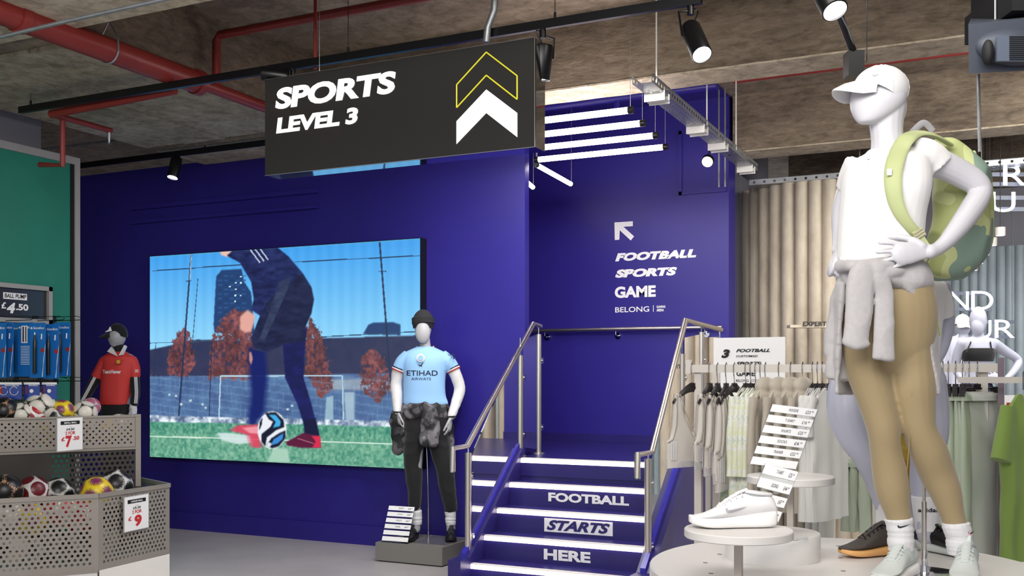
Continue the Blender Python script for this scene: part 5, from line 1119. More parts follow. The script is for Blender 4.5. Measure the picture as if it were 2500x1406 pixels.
hand(m, f.P(2266, 612, -.145), RT*-.96-UP*.12-FW*.08, FW, UP*1.0, .185, (.1, .12, .14, .2), .13, thumb=.75, tc=.8)
f.limb(m, [(2100, 416, .05, 25), (2070, 460, .10, 25), (2056, 520, .13, 26), (2052, 570, .12, 21), (2048, 605, .08, 16), (2046, 615, .06, 15)])
hand(m, f.P(2046, 610, .06), UP*-.75-RT*.35-FW*.4, RT*.9, -FW, .17, (.7, .75, .8, .85), .06)
f.limb(m, [(2112, 740, 0, 50), (2116, 900, -.01, 42), (2157, 1050, -.02, 33), (2171, 1150, 0, 33), (2191, 1250, 0, 24), (2200, 1345, 0, 22)]); f.limb(m, [(2222, 740, 0, 52), (2224, 900, 0, 50), (2245, 1050, -.02, 33), (2286, 1150, .01, 34), (2323, 1250, .01, 25), (2346, 1345, .01, 22)])
body = fuse(m, 'body', 'skin_white', mn, .0042, 2)
# tee
m = M()
f.torso(m, [(2172, 366, .01, 50, 38), (2178, 376, .01, 66, 48), (2172, 392, 0, 90, 62), (2166, 425, 0, 104, 72), (2162, 470, -.005, 106, 78), (2152, 530, 0, 102, 76), (2146, 590, 0, 100, 74), (2140, 630, 0, 96, 76), (2138, 650, 0, 92, 72)], yaw=-.35, e=2.3)
f.limb(m, [(2222, 385, 0, 46), (2250, 386, .0, 49), (2270, 393, .005, 48), (2286, 410, .008, 47)], rnd=False)
f.limb(m, [(2100, 400, .04, 40), (2084, 430, .07, 37), (2074, 462, .10, 34)], rnd=False)
tee = fuse(m, 'tee', 'white_tee', mn, .006, 3, fold(.007, (5, 5, 6), 2, False)); tb_ = bvh(tee)
swoosh(f.P(2118, 390, -.3), RT*.008, UP*.005, 'black_print', mn, tb_, FW, .002)
# leggings
m = M()
f.torso(m, [(2156, 650, 0, 96, 66), (2160, 700, 0, 110, 74), (2166, 750, 0, 114, 80), (2168, 800, 0, 112, 74), (2168, 860, 0, 98, 58), (2168, 910, 0, 60, 30)], yaw=-.25)
f.limb(m, [(2112, 760, .0, 62), (2112, 850, -.01, 54), (2116, 900, -.01, 50), (2130, 950, -.01, 46), (2145, 1000, -.015, 42), (2157, 1050, -.02, 39), (2162, 1100, -.01, 37), (2171, 1150, .0, 41), (2179, 1200, .0, 40), (2191, 1250, 0, 31), (2195, 1268, 0, 30)])
f.limb(m, [(2220, 760, .0, 62), (2218, 850, 0, 62), (2222, 900, 0, 58), (2227, 950, -.01, 56), (2234, 1000, -.015, 48), (2245, 1050, -.02, 41), (2267, 1100, -.01, 44), (2286, 1150, .01, 43), (2308, 1200, .01, 38), (2323, 1250, .01, 30), (2332, 1278, .01, 28)])
leg = fuse(m, 'leggings', 'tan_legging', mn, .007, 3); lb = bvh(leg)
M().tube(lay([f.P(x, y, -.4) for x, y in ((2226, 960), (2222, 1060), (2214, 1150), (2218, 1255))], lb, FW, .0), .0015, 5).build('seam', 'tan_legging', mn)
for (a, b, c, lx) in (((2194, 1266, 0), (2198, 1300, 0), (2200, 1345, 0), 2191), ((2334, 1276, .01), (2341, 1310, .01), (2346, 1350, .01), 2365)):
    m = M(); f.limb(m, [a+(33,), (a[0]+1, a[1]+8, a[2], 32), (b[0], b[1]-6, b[2], 30), b+(29,), (b[0]+1, b[1]+12, b[2], 30.5), (c[0], c[1], c[2], 29)], rnd=False)
    sk_ = fuse(m, 'sock', 'white_cloth', mn, .0045, 1, fold(.003, (3, 3, 60), 5)); s_b = bvh(sk_)
    swoosh(f.P(lx, 1289 if lx < 2300 else 1305, -.3), RT*.042 if lx < 2300 else RT*.02, UP*.016, 'black_print', mn, s_b, FW, .002)
for (px, py, dd, td, lab) in ((2226, 1362, .055, -FW*.75-RT*.66, 'white trainer with pink tab on the left foot of the tall mannequin'), (2366, 1362, .055, -FW*.88-RT*.47, 'white trainer with pink tab on the right foot of the tall mannequin')):
    h = f.P(px, py, dd); h.z = TZ+.004
    s1, ub, sf, ss, sk = shoe('white_trainer', lab, h, td, .30, 'shoe_white', 'white_gloss', laces='shoe_grey', accent='pink_tab', high=1.2, opening=False, group=None)
    q = h+sf*.10+UP*.125; M().obox(q, ss*.012, UP*.022+sf*-.008, sf*.003).build('tongue_loop', 'shoe_grey', s1); M().obox(q+UP*.024-sf*.009, ss*.010, UP*.008, sf*.004).build('tongue_tip', 'pink_tab', s1)
    M().rings([[h+sf*(.085-.06*math.cos(t))*1.0+ss*.036*math.sin(t)*g+UP*z for t in [2*math.pi*i/24 for i in range(24)]] for g, z in ((1.0, .06), (.98, .085), (.85, .105))], cap=False).build('ankle_collar', 'shoe_grey', s1)
cap(f.P(2150, 219, .004), RT*-.98-FW*.16, 67*k, 62*k, 58*k, .2, 'cap_white', None, brim=.085, drop=.42, bw=1.0, label='white cap on the tall foreground mannequin', cat='hat', back=-.95, tilt=.03)
cp = [o for o in bpy.data.objects if o.name.startswith('cap') and o.get('label', '').startswith('white cap on the tall')][0]
swoosh(f.P(2130, 186, -.3), RT*.024, UP*.010, 'swoosh_grey', cp, bvh([c for c in cp.children if c.name.startswith('crown')][0]), FW, .002)
M().tube(cr([(*f.P(2205, 352, .06),), (*f.P(2232, 318, .05),), (*f.P(2256, 300, .04),), (*f.P(2275, 318, .05),)], 5) and [V(x) for x in cr([tuple(f.P(2205, 352, .08)), tuple(f.P(2232, 318, .08)), tuple(f.P(2256, 300, .08)), tuple(f.P(2278, 320, .09))], 5)], .012, 8, flat=.3, upv=FW).build('neck_fitting', 'swoosh_grey', mn)
# tied sweater
sw = thing('tied_sweater', 'light grey sweater tied round the hips of the tall mannequin', 'sweater', f.P(2150, 940))
m = M()
f.torso(m, [(2148, 640, 0, 98, 78), (2150, 652, 0, 106, 84), (2154, 672, 0, 109, 87), (2158, 694, 0, 109, 85), (2160, 706, 0, 102, 78)], yaw=-.25)
f.ell(m, 2136, 656, -.135, 26, 21, 18)
f.limb(m, [(2140, 652, -.14, 18), (2108, 664, -.15, 26), (2100, 700, -.15, 29), (2098, 760, -.15, 29), (2091, 810, -.15, 28), (2088, 836, -.15, 30)], flat=.45, upv=FW, rnd=False)
f.limb(m, [(2064, 834, -.15, 7), (2092, 843, -.16, 8), (2115, 840, -.155, 7)], n=10)
f.limb(m, [(2130, 655, -.14, 18), (2146, 680, -.15, 21), (2158, 720, -.145, 22), (2157, 780, -.145, 22), (2158, 835, -.145, 24), (2155, 878, -.145, 25)], flat=.4, upv=FW, rnd=False)
f.limb(m, [(2140, 652, -.14, 12), (2180, 640, -.12, 13), (2225, 632, -.07, 12)]); f.limb(m, [(2150, 668, -.14, 11), (2195, 662, -.125, 12), (2240, 660, -.06, 12)])
f.limb(m, [(2160, 676, -.135, 8), (2205, 690, -.11, 10), (2240, 700, -.06, 10)]); f.limb(m, [(2120, 660, -.13, 12), (2080, 650, -.10, 14), (2052, 650, -.04, 12)])
f.limb(m, [(2062, 690, .0, 22), (2046, 760, .03, 22), (2038, 830, .05, 24), (2036, 860, .05, 26)], flat=.6, upv=FW); f.limb(m, [(2040, 850, .04, 22), (2048, 885, .03, 30), (2046, 925, .03, 30)], flat=.55, upv=FW, rnd=False)
def hang(al, ar, y0, y1, n=18, rows=9):   # back of the sweater hanging round the hips
    G = []
    for j in range(rows+1):
        t = j/rows; y = y0+(y1-y0)*t; a0 = math.radians(al(t)); a1 = math.radians(ar(t)); cx = 2160+8*t; r = []
        for i in range(n+1):
            a = a1+(a0-a1)*i/n; rx, rd = 116+9*t, 92+8*t; r.append((cx+rx*math.sin(a), y, -rd*k*math.cos(a)))
        G.append(r)
    for j in range(rows):
        for i in range(n):
            P_ = [f.P(*G[j][i]), f.P(*G[j][i+1]), f.P(*G[j+1][i+1]), f.P(*G[j+1][i])]; c = f.P(2162, (G[j][i][1]+G[j+1][i][1])/2, 0); mid = sum(P_, V((0, 0, 0)))/4; o = (mid-c); o.z = 0; o = o.normalized()*.006
            e = (P_[1]-P_[0])*.1; P_ = [P_[0]-e, P_[1]+e, P_[2]+e-UP*.002, P_[3]-e-UP*.002]
            m.hexa([p-o for p in P_]+[p+o for p in P_])
hang(lambda t: 300-25*t, lambda t: 22+52*t**.6, 690, 960)
fuse(m, 'sweater', 'heather', sw, .0058, 3, fold(.007, (9, 9, 7), 12))
# ---- rucksack
bg = thing('rucksack', 'pale green camouflage rucksack slung on the tall mannequin', 'rucksack', f.P(2320, 680, .25))
m = M()
f.torso(m, [(2300, 346, .20, 18, 30), (2326, 368, .20, 42, 52), (2342, 402, .20, 58, 66), (2350, 450, .20, 64, 76), (2351, 520, .20, 66, 84), (2343, 590, .20, 70, 86), (2330, 640, .20, 64, 76), (2314, 668, .20, 46, 58), (2302, 680, .20, 22, 30)], yaw=-.5, e=3.0)
f.ell(m, 2385, 560, .2, 30, 75, 40, tilt=-.15)
fuse(m, 'bag', 'camo_green', bg, .008, 3, fold(.012, (7, 7, 6), 21))
m = M(); f.limb(m, [(2378, 372, .13, 5), (2390, 430, .13, 5), (2404, 520, .14, 5), (2400, 600, .15, 5), (2368, 650, .16, 5)]); m.build('zip_piping', 'bag_green', bg)
body_b = bvh(tee)
sp = [(2318, 352, .10), (2290, 336, .05), (2262, 326, .02), (2236, 326, 0)]
fr_ = [(2214, 338), (2198, 362), (2186, 392), (2180, 425), (2181, 460), (2188, 495), (2203, 528), (2226, 558), (2240, 572)]
P_ = [f.P(*s) for s in sp]; Q = lay([f.P(x, y, -.07) for x, y in fr_], body_b, FW, .012)
P_ = P_+Q; P_ = [V(x) for x in cr([tuple(p) for p in P_], 3)]
def ribbon(pts, w_, th, name, mt, par):
    R = []; n = len(pts)
    for i, p in enumerate(pts):
        T = (pts[min(i+1, n-1)]-pts[max(i-1, 0)]).normalized(); o = p-f.P(2205, 470, .09); o = o-T*o.dot(T); o.normalize(); s = T.cross(o).normalized()
        ww = w_(i/(n-1)) if callable(w_) else w_
        R.append([p+s*ww*math.cos(a)*(1 if True else 1)+o*th*math.sin(a) for a in [2*math.pi*j/14 for j in range(14)]])
    return M().rings(R).build(name, mt, par)
st_ = ribbon(P_, lambda t: .019+.012*math.sin(min(1, t*1.15)*math.pi)**.8, .008, 'shoulder_strap', 'bag_green', bg)
q = Q[3]; M().obox(W(2171, 420, (q.dot(FW))-.012), RT*.008, FW*.002, UP*.011).build('strap_badge', 'white_print', bg)
q = Q[-1]-FW*.012; dd = (RT*.55-UP*.83).normalized(); s2 = (RT*.83+UP*.55).normalized()
M().obox(q, s2*.019, FW*.004, dd*.016).build('buckle', 'bag_green', bg)
for j in (-1, 0, 1): M().obox(q+dd*.010*j-FW*.005, s2*.017, FW*.003, dd*.0025).build('buckle_bar', 'cream_rib', bg)
M().obox(q+dd*.045, s2*.010, FW*.002, dd*.04).build('strap_tail', 'bag_green', bg)
M().tube([q+dd*.08, f.P(2262, 640, .02), f.P(2270, 660, .12)], .008, 8, flat=.3, upv=FW).build('lower_strap', 'bag_green', bg)
M().tube([f.P(2276, 690, .10), f.P(2284, 760, .08), f.P(2296, 820, .08)], .005, 6).build('webbing_end', 'bag_green', bg)
# support rod of the tall mannequin
rd = thing('support_rod', 'chrome calf rod and foot plate behind the tall mannequin', 'support rod', W(2256, 1400, 3.72))
x = W(2256, 1225, 3.66); M().tube([W(2238, 1115, 3.62), W(2252, 1168, 3.64), W(2256, 1190, 3.66), V((x.x, x.y, 1.0))], .0055, 12).build('rod', 'steel', rd)
M().cyl(V((x.x, x.y, TZ+.02)), x+UP*0, .009, 16).build('sleeve_tube', 'steel', rd); M().cyl(V((x.x, x.y, TZ+.03)), V((x.x, x.y, TZ+.085)), .013, 20).build('clamp', 'chrome', rd)
M().lathe(V((x.x, x.y, TZ)), [(.01, 0), (.13, 0), (.13, .004), (.02, .008), (.014, .03), (.01, .03)], 40).build('foot_plate', 'chrome', rd)
# ---- second mannequin behind
f = Fig(4.12); k = f.k
mn = thing('mannequin', 'pale mannequin half hidden behind the tall one, in white tee and socks', 'mannequin', cam(1.6, 4.12, TZ))
m = M()
f.ell(m, 2210, 560, 0, 34, 46, 36); f.limb(m, [(2210, 590, 0, 24), (2210, 660, 0, 26)])
f.torso(m, [(2210, 655, 0, 40, 26), (2208, 690, 0, 92, 40), (2200, 780, 0, 88, 50), (2190, 860, 0, 80, 50), (2180, 920, 0, 96, 58), (2175, 960, 0, 90, 55)])
f.limb(m, [(2090, 935, 0, 62), (2076, 970, -.02, 56), (2078, 1010, -.04, 56), (2095, 1060, -.05, 50), (2120, 1110, -.04, 40), (2145, 1170, .02, 34), (2160, 1230, .06, 26), (2172, 1290, .08, 20), (2165, 1325, .06, 18)])
f.limb(m, [(2245, 930, 0, 62), (2258, 1000, 0, 56), (2268, 1060, -.02, 46), (2262, 1120, .0, 38), (2258, 1180, .02, 36), (2258, 1230, .02, 28), (2262, 1310, .0, 22)])
f.limb(m, [(2298, 700, 0, 22), (2312, 780, .06, 19), (2298, 850, .04, 17), (2270, 900, -.04, 14)]); f.limb(m, [(2118, 700, 0, 22), (2110, 790, .06, 19), (2115, 880, .04, 17)])
fuse(m, 'body', 'lilac_skin', mn, .0065, 2)
m = M(); f.torso(m, [(2210, 672, 0, 44, 34), (2208, 690, 0, 98, 48), (2204, 740, 0, 104, 56), (2200, 800, 0, 100, 58), (2196, 880, 0, 94, 60), (2194, 905, 0, 96, 60)]); f.limb(m, [(2286, 702, 0, 28), (2300, 740, .02, 27), (2305, 775, .04, 26)], rnd=False)
fuse(m, 'tee', 'white_tee', mn, .008, 2, fold(.007, (7, 7, 5), 31, False))
m = M(); f.limb(m, [(2261, 1208, .02, 36), (2262, 1240, .02, 33), (2264, 1285, .01, 28), (2266, 1305, .0, 27)], rnd=False); ob = fuse(m, 'sock', 'white_cloth', mn, .006, 1); 
text('adidas', f.P(2240, 1250, -.4), RT*.078, UP*.015, 'black_print', mn, bold=.02, surf=bvh(ob), dirn=FW, lift=.003)
m = M(); f.limb(m, [(2172, 1215, .04, 34), (2170, 1250, .06, 31), (2166, 1300, .06, 26)], rnd=False); fuse(m, 'sock', 'white_cloth', mn, .006, 1)
yc = thing('knitted_top', 'yellow patterned top hanging between the legs of the half hidden mannequin', 'top', f.P(2215, 1190, .1))
m = M(); f.limb(m, [(2198, 940, .1, 22), (2206, 1010, .1, 24), (2212, 1080, .1, 22), (2216, 1140, .1, 17), (2226, 1196, .1, 8)], flat=.35, upv=FW); fuse(m, 'cloth', mat('yellow_pattern', 'f0cf5a', .6, h2='b3812a', vs=14), yc, .006, 2, fold(.008, (14, 14, 6), 8))
h = PZ(2208, 1352, TZ); shoe('dark_trainer', 'brown black trainer with orange sole edge, toe pointing left', h, -RT*.93-FW*.30, .30, 'brown_black', 'gum_sole', laces='black_leather', high=1.25, lift=.004)
h = PZ(2236, 1340, TZ); shoe('dark_trainer', 'black trainer with white sole behind the chrome rod', h, RT*.5-FW*.86, .27, 'black_leather', 'shoe_white', laces='black_leather', high=1.2, opening=False, lift=.004)
# ==== clothes rail ====
mat('hanger_dark', '2a2426', .35); mat('bra_cloth', 'cbc5be', .8, sheen=.2); mat('beige_cloth', 'b8afa1', .85, sheen=.2); mat('white_shirt', 'dcdbd8', .8); mat('sage_cloth', 'b9c4b0', .8, sheen=.2); mat('grey_sage', 'c4c8c2', .8)
camo('print_cloth', ['d9ddc0', 'dfe0da', 'c9d3c4'], 30); camo('green_print', ['8fa38a', 'b9c6ad', 'd8dccf'], 22); mat('olive_tee', '7f9a4a', .8, sheen=.2); mat('rail_white', 'cfc9c1', .4); mat('bar_grey', '7d828f', .5); mat('rail_mauve', '7b6b78', .4)
YR, ZR = 5.67, 1.54
a, b = PY(1688, 900, YR), PY(2436, 900, YR)
rl = thing('clothes_rail', 'long cream clothes rail holding bras, tops and trousers', 'clothes rail', ((a.x+b.x)/2, YR, 0))
B('bar', (a.x, YR-.012, ZR-.022), (b.x, YR+.012, ZR+.022), ['rail_white'], rl); B('end_upright', (a.x-.03, YR-.015, ZR-.026), (a.x, YR+.015, ZR+.05), ['rail_white'], rl)
for px, y in ((1702, YR), (1746, YR+.42)):
    p = PY(px, 900, y); B('post', (p.x-.02, y-.02+.03, 0), (p.x+.02, y+.02+.03, ZR-.022), ['rail_white'], rl)
B('foot', (PY(1702, 900, YR).x-.02, YR-.3, 0), (PY(1702, 900, YR).x+.02, YR+.6, .03), ['rail_white'], rl)
p = PY(2397, 900, YR+.02); B('post', (p.x-.028, YR+.014, 0), (p.x+.028, YR+.06, ZR-.022), ['rail_white'], rl); p = PY(2436, 900, YR); tag(B('post', (p.x, YR-.02, 0), (p.x+.03, YR+.06, ZR+.05), ['rail_mauve'], rl), 'mauve grey end post')
BD = V((0, 1, 0))
def dirn(ang): return V((math.sin(ang), math.cos(ang), 0))   # 0 = square to the rail
def hanger(px, label, ang=0, w_=.38, clip=False, group='hangers on the cream rail', drop=.0):
    p = PY(px, 900, YR); t = thing('clothes_hanger', label, 'hanger', V((p.x, YR, ZR-.14)), group); q = V((p.x, YR, ZR)); d = dirn(ang)
    M().tube([q+V((0, .022, -.012)), q+V((0, .02, .02)), q+V((0, 0, .034)), q+V((0, -.02, .02)), q+V((.0, -.022, -.01)), q+V((0, -.004, -.06)), q+V((0, 0, -.085))], .0028, 8).build('hook', 'chrome', t)
    M().obox(q-UP*.092, d*.012, UP*.010, V((d.y, -d.x, 0))*.012).build('neck_block', 'hanger_dark', t)
    o = q-UP*.105
    if not clip:
        m = M(); R = []
        for i in range(21):
            u = -1+i/10; c = o+d*u*w_/2-UP*(.085*abs(u)**1.5); hh = .028*(1-.55*abs(u)); R.append([c+UP*hh, c+V((d.y, -d.x, 0))*.010, c-UP*hh, c-V((d.y, -d.x, 0))*.010])
        m.rings(R).build('shoulders', 'hanger_dark', t)
    else:
        M().tube([o-d*.13, o+d*.13], .006, 8).build('bar', 'hanger_dark', t)
        for s in (-1, 1): M().obox(o+d*.11*s-UP*.015, d*.016, UP*.024, V((d.y, -d.x, 0))*.012).build('clip', 'hanger_dark', t)
    return q, d, o
def pillow(O, d, w_, h, top, bot, dep, seed=0, nu=30, nv=16, fa=.006, wav=5, edge=.004):
    """soft hanging cloth body: O top centre, d width direction, top/bot profile functions of u"""
    n = V((d.y, -d.x, 0)); m = M(); G = []
    for side in (1, -1):
        for i in range(nu+1):
            u = i/nu; a, b = top(u), bot(u); col = []
            for j in range(nv+1):
                v = a+(b-a)*j/nv; e = max(0, 1-(2*u-1)**2)**.5; g = min(1, j/nv*5+.12)
                off = dep*e*g*(.75+.35*v)+edge+fa*math.sin(u*wav*6.28+seed+v*1.5)*v+fa*noise.noise(V((u*5+seed, v*4, side*3)))
                ww = w_*(1+.0*v); col.append(O+d*(u-.5)*ww-UP*v*h+n*off*side)
            G.append(col)
    C_ = nu+1; R = nv+1; vs = [p for c in G for p in c]; fs = []
    idx = lambda s, i, j: (s*C_+i)*R+j
    for i in range(nu):
        for j in range(nv):
            fs.append((idx(0, i, j), idx(0, i+1, j), idx(0, i+1, j+1), idx(0, i, j+1))); fs.append((idx(1, i, j), idx(1, i, j+1), idx(1, i+1, j+1), idx(1, i+1, j)))
        fs.append((idx(0, i, 0), idx(1, i, 0), idx(1, i+1, 0), idx(0, i+1, 0))); fs.append((idx(0, i, nv), idx(0, i+1, nv), idx(1, i+1, nv), idx(1, i, nv)))
    for j in range(nv):
        fs.append((idx(0, 0, j), idx(0, 0, j+1), idx(1, 0, j+1), idx(1, 0, j))); fs.append((idx(0, nu, j), idx(1, nu, j), idx(1, nu, j+1), idx(0, nu, j+1)))
    m.add(vs, fs, 0, True)
    surf = lambda u, v, side=1: O+d*(u-.5)*w_-UP*v*h+n*side*(dep*max(0, 1-(2*u-1)**2)**.5*min(1, v*5+.12)*(.75+.35*v)+edge+fa+.002)
    return m, surf, n
def lerpf(P):
    def g(u):
        for (a, b), (c, d) in zip(P, P[1:]):
            if u <= c: return b+(d-b)*(u-a)/(c-a)
        return P[-1][1]
    return g
bra_top = lerpf([(0, .64), (.08, .60), (.14, .42), (.17, .0), (.24, .0), (.30, .22), (.5, .56), (.70, .22), (.76, .0), (.83, .0), (.86, .42), (.92, .60), (1, .64)])
def bra(px, label, ang, dz=0, seed=0):
    q, d, o = hanger(px, label.replace('pale grey sports bra', 'dark hanger of the bra')[:0]+'dark hanger holding the '+label.split(',')[1].strip(), ang, .27, group=None)
    t = thing('sports_bra', label, 'sports bra', o-UP*.45, 'pale grey sports bras on the rail')
    m, sf, n = pillow(o+UP*-.035-UP*dz*.2, d, .36, .42+dz, bra_top, lambda u: 1-.03*math.sin(u*3.14), .022, seed, fa=.004, wav=1.5)
    m.build('body', 'bra_cloth', t, auto=60)
    m, s2, _ = pillow(o-UP*.035-UP*dz*.2-UP*(.42+dz)*.88, d, .365, .05, lambda u: 0, lambda u: 1-.1*math.sin(u*3.14), .024, seed, 24, 4, .002); m.build('waistband', 'heather', t, auto=60)
    for sd in (1, -1):
        for k_ in range(3):
            u = .055+k_*.035
            for uu in (u,): M().tube([sf(uu, .64+.05*j, sd) for j in range(6)], .0045, 5, flat=.4, upv=n).build('stripe', 'white_cloth', t)
        M().tube([sf(u_, bra_top(u_)+.012, sd) for u_ in [.24+.52*i/16 for i in range(17)]], .003, 5).build('neck_binding', 'taupe', t)
        for e_ in (0, 1): M().tube([sf(u_ if not e_ else 1-u_, bra_top(u_)+.012, sd) for u_ in [.17*i/12 for i in range(13)]], .003, 5).build('arm_binding', 'taupe', t)
for i, (px, ang, dz, l) in enumerate([(1690, .62, 0, 'pale grey sports bra turned to the camera, leftmost on the rail'), (1733, .2, .0, 'pale grey sports bra, second from the left on the rail'), (1752, .15, .03, 'pale grey sports bra, third from the left on the rail'), (1773, .12, .06, 'pale grey sports bra, fourth from the left on the rail'), (1793, .35, .10, 'pale grey sports bra, rightmost of the five bras')]):
    bra(px, l, ang, dz, i*1.7)
tee_top = lerpf([(0, .16), (.06, .10), (.34, 0), (.42, .0), (.5, .05), (.58, 0), (.66, 0), (.94, .10), (1, .16)])
def top_(px, label, mt, ang=0, h=.62, w_=.42, group=None, seed=0, hood=False, name='top', cat='top', sleeve=.5, logo=False, hg=True):
    if hg: q, d, o = hanger(px, 'dark hanger holding the '+label, ang, .36, group=None)
    else: p = PY(px, 900, YR); d = dirn(ang); o = V((p.x, YR, ZR-.105))
    t = thing(name, label, cat, o-UP*(h+.05), group)
    m, sf, n = pillow(o+UP*.0, d, w_, h, tee_top, lambda u: 1, .035, seed, 26, 16, .009, 3); m.build('body', mt, t, auto=60)
    for s in (-1, 1):
        a = o+d*s*w_*.44-UP*.055; b = a+d*s*.05-UP*sleeve
        m = M(); m.tube([V(x) for x in cr([tuple(a), tuple(a.lerp(b, .4)+d*s*.02), tuple(b)], 5)], [.036+.004*math.sin(i*1.3+seed)-.0008*i for i in range(11)], 14, flat=.6, upv=n); m.build('sleeve', mt, t)
    if hood:
        m = M(); m.ell(o+UP*.005-n*.0, d*.11, n*.05, UP*.055, 18, 12).ell(o-UP*.05, d*.13, n*.055, UP*.05, 18, 12); fuse(m, 'hood', mt, t, .008, 2)
    if logo:
        q9 = o-d*w_*.47-UP*(sleeve*.75+.05)-FW*.06; bars(q9-RT*.015, RT*.03, UP*.024, 'black_print', t)
    return t
for i, (px, l) in enumerate([(1821, 'pale patterned top, leftmost of the printed ones on the rail'), (1833, 'pale patterned top, second of the printed ones on the rail'), (1845, 'pale patterned top, third of the printed ones on the rail'), (1857, 'pale patterned top, rightmost of the printed ones on the rail')]):
    top_(px, l, 'print_cloth', .15, .60, .40, 'patterned tops', i*2.1, sleeve=.42)
for i, (px, l) in enumerate([(1869, 'cream hooded top, leftmost of the hoodies on the rail'), (1902, 'cream hooded top, second of the hoodies from the left'), (1931, 'cream hooded top, third of the hoodies from the left'), (1960, 'cream hooded top, rightmost of the hoodies on the rail')]):
    top_(px, l, 'beige_cloth', .12, .66, .44, 'hooded tops', i*1.3, True, 'hoodie', 'hoodie', .5)
for i, (px, l) in enumerate([(1984, 'white tee with small black chest mark, leftmost of the tees'), (1996, 'white tee with small black sleeve mark, second of the tees'), (2008, 'white tee on the rail beside the tan leggings'), (2024, 'white tee partly behind the tan leggings, rightmost of the tees')]):
    top_(px, l, 'white_shirt', .1+.06*i, .70, .42, 'white tees on the rail', i*2.7, False, 'tee', 't-shirt', .20, i < 2)
def trousers(O, d, label, mt, h=.95, w_=.17, seed=0, group=None, name='trousers', wb=True):
    t = thing(name, label, 'trousers', O-UP*h, group)
    m, sf, n = pillow(O, d, w_, h, lambda u: 0, lambda u: 1+.01*math.sin(u*9+seed), .028, seed, 18, 18, .007, 1.5); m.build('legs', mt, t, auto=60)
    if wb: m, _, _ = pillow(O+UP*.004, d, w_*1.03, .045, lambda u: 0, lambda u: 1, .031, seed, 14, 3, .001); m.build('waistband', mt, t, auto=60)
    return t
# second, lower row behind the tops
YL, ZL = 6.35, 1.02
a, b = PY(1760, 980, YL), PY(2150, 980, YL)
r2 = thing('low_rail', 'lower cream rail with long trousers behind the front row', 'clothes rail', ((a.x+b.x)/2, YL, 0))
B('bar', (a.x-.1, YL-.012, ZL), (b.x, YL+.012, ZL+.04), ['rail_white'], r2)
for x in (a.x-.08, b.x-.03): B('post', (x-.015, YL-.015, 0), (x+.015, YL+.015, ZL), ['rail_white'], r2)
for i in range(8):
    p = PY(1900+i*17, 1000, YL); trousers(V((p.x, YL, ZL)), dirn(.2), ['cream trousers, first on the lower rail', 'cream trousers, second on the lower rail', 'cream trousers, third on the lower rail', 'cream trousers, fourth on the lower rail', 'cream trousers, fifth on the lower rail', 'white wide trousers, first of three by the leggings', 'white wide trousers, second of three by the leggings', 'white wide trousers, third of three by the leggings'][i], 'beige_cloth' if i < 5 else 'white_shirt', .90, .22, i*1.9, 'long trousers on the lower rail')
for i, px in enumerate((1762, 1778, 1795, 1812)):
    p = PY(px, 1000, YL); trousers(V((p.x, YL, ZL-.02)), dirn(.2), 'green patterned leggings below the bras, '+['first', 'second', 'third', 'fourth'][i]+' from the left', 'green_print' if i < 2 else 'print_cloth', .60 if i < 2 else .5, .16, i, 'patterned leggings', 'leggings')
for i, px in enumerate((2072, 2090, 2112)):
    p = PY(px, 1000, YL); trousers(V((p.x, YL, ZL-.02)), dirn(.3), 'sage sleeve-like leggings behind the pale mannequin leg, '+['left', 'middle', 'right'][i]+' one', 'sage_cloth', .42, .13, i, 'sage leggings behind the leg', 'leggings')
for i, (px, w_, l) in enumerate([(2302, .16, 'sage trousers, leftmost of the six on clip hangers'), (2315, .16, 'sage trousers, second of the six on clip hangers'), (2333, .17, 'sage trousers, third of the six on clip hangers'), (2350, .17, 'sage trousers, fourth of the six on clip hangers'), (2366, .17, 'sage trousers, fifth of the six on clip hangers'), (2386, .22, 'pale sage trousers facing the camera beside the rail post')]):
    q, d, o = hanger(px, 'clip hanger holding the '+l, .25 if i < 5 else .8, clip=True, group=None)
    trousers(o-UP*.02, d, l, 'sage_cloth' if i < 5 else 'grey_sage', .98, w_+.06, i*1.4, 'sage trousers')
# information board
a, b = PY(1742, 825, 6.81), PY(1915, 825, 6.81)
bd = thing('level_board', 'white board with level 3 and black department names behind the rail', 'sign', ((a.x+b.x)/2, 6.81, 0))
B('board', (a.x, 6.81, 0), (b.x, 6.84, a.z), ['white_print'], bd)
for s_, x0, yb, x1, yt, bo, sh_ in (('3', 1761, 874, 1782, 853, .06, .25), ('FOOTBALL', 1797, 860, 1880, 852, .04, .35), ('CUSTOMiSD', 1797, 872, 1850, 867, .02, .25), ('SPORTS', 1797, 892, 1858, 883, .04, .35), ('GAME', 1798, 918, 1843, 906, .03, 0), ('BELONG', 1797, 932, 1828, 926, .01, 0), ('GAMING', 1833, 928, 1850, 926, .01, 0), ('ARENA', 1833, 932, 1847, 930, .01, 0)):
    wt(s_, x0, yb, x1, yt, bo, sh_, 'black_print', bd, 6.808)
# ==== back of the shop, right ====
f = Fig(7.4); k = f.k
mn = thing('mannequin', 'pale mannequin in a black sports bra, hand on hip, far right', 'mannequin', f.P(2390, 1300))
m = M()
f.ell(m, 2388, 782, 0, 19.5, 34, 23); f.ell(m, 2387, 798, -.03, 15, 22, 14); f.limb(m, [(2388, 810, 0, 13), (2388, 828, 0, 14)])
f.torso(m, [(2388, 822, 0, 20, 12), (2388, 832, 0, 44, 18), (2388, 860, 0, 37, 24), (2388, 885, 0, 33, 22), (2386, 920, 0, 30, 20), (2384, 965, 0, 40, 24), (2384, 1000, 0, 36, 22)])
f.limb(m, [(2427, 838, 0, 13), (2455, 858, .04, 12), (2486, 880, .06, 10), (2476, 905, .0, 9), (2452, 930, -.06, 6.5), (2447, 936, -.07, 6)])
hand(m, f.P(2448, 934, -.07), RT*-.9+UP*.35, FW, UP, .165, (.1, .15, .2, .25))
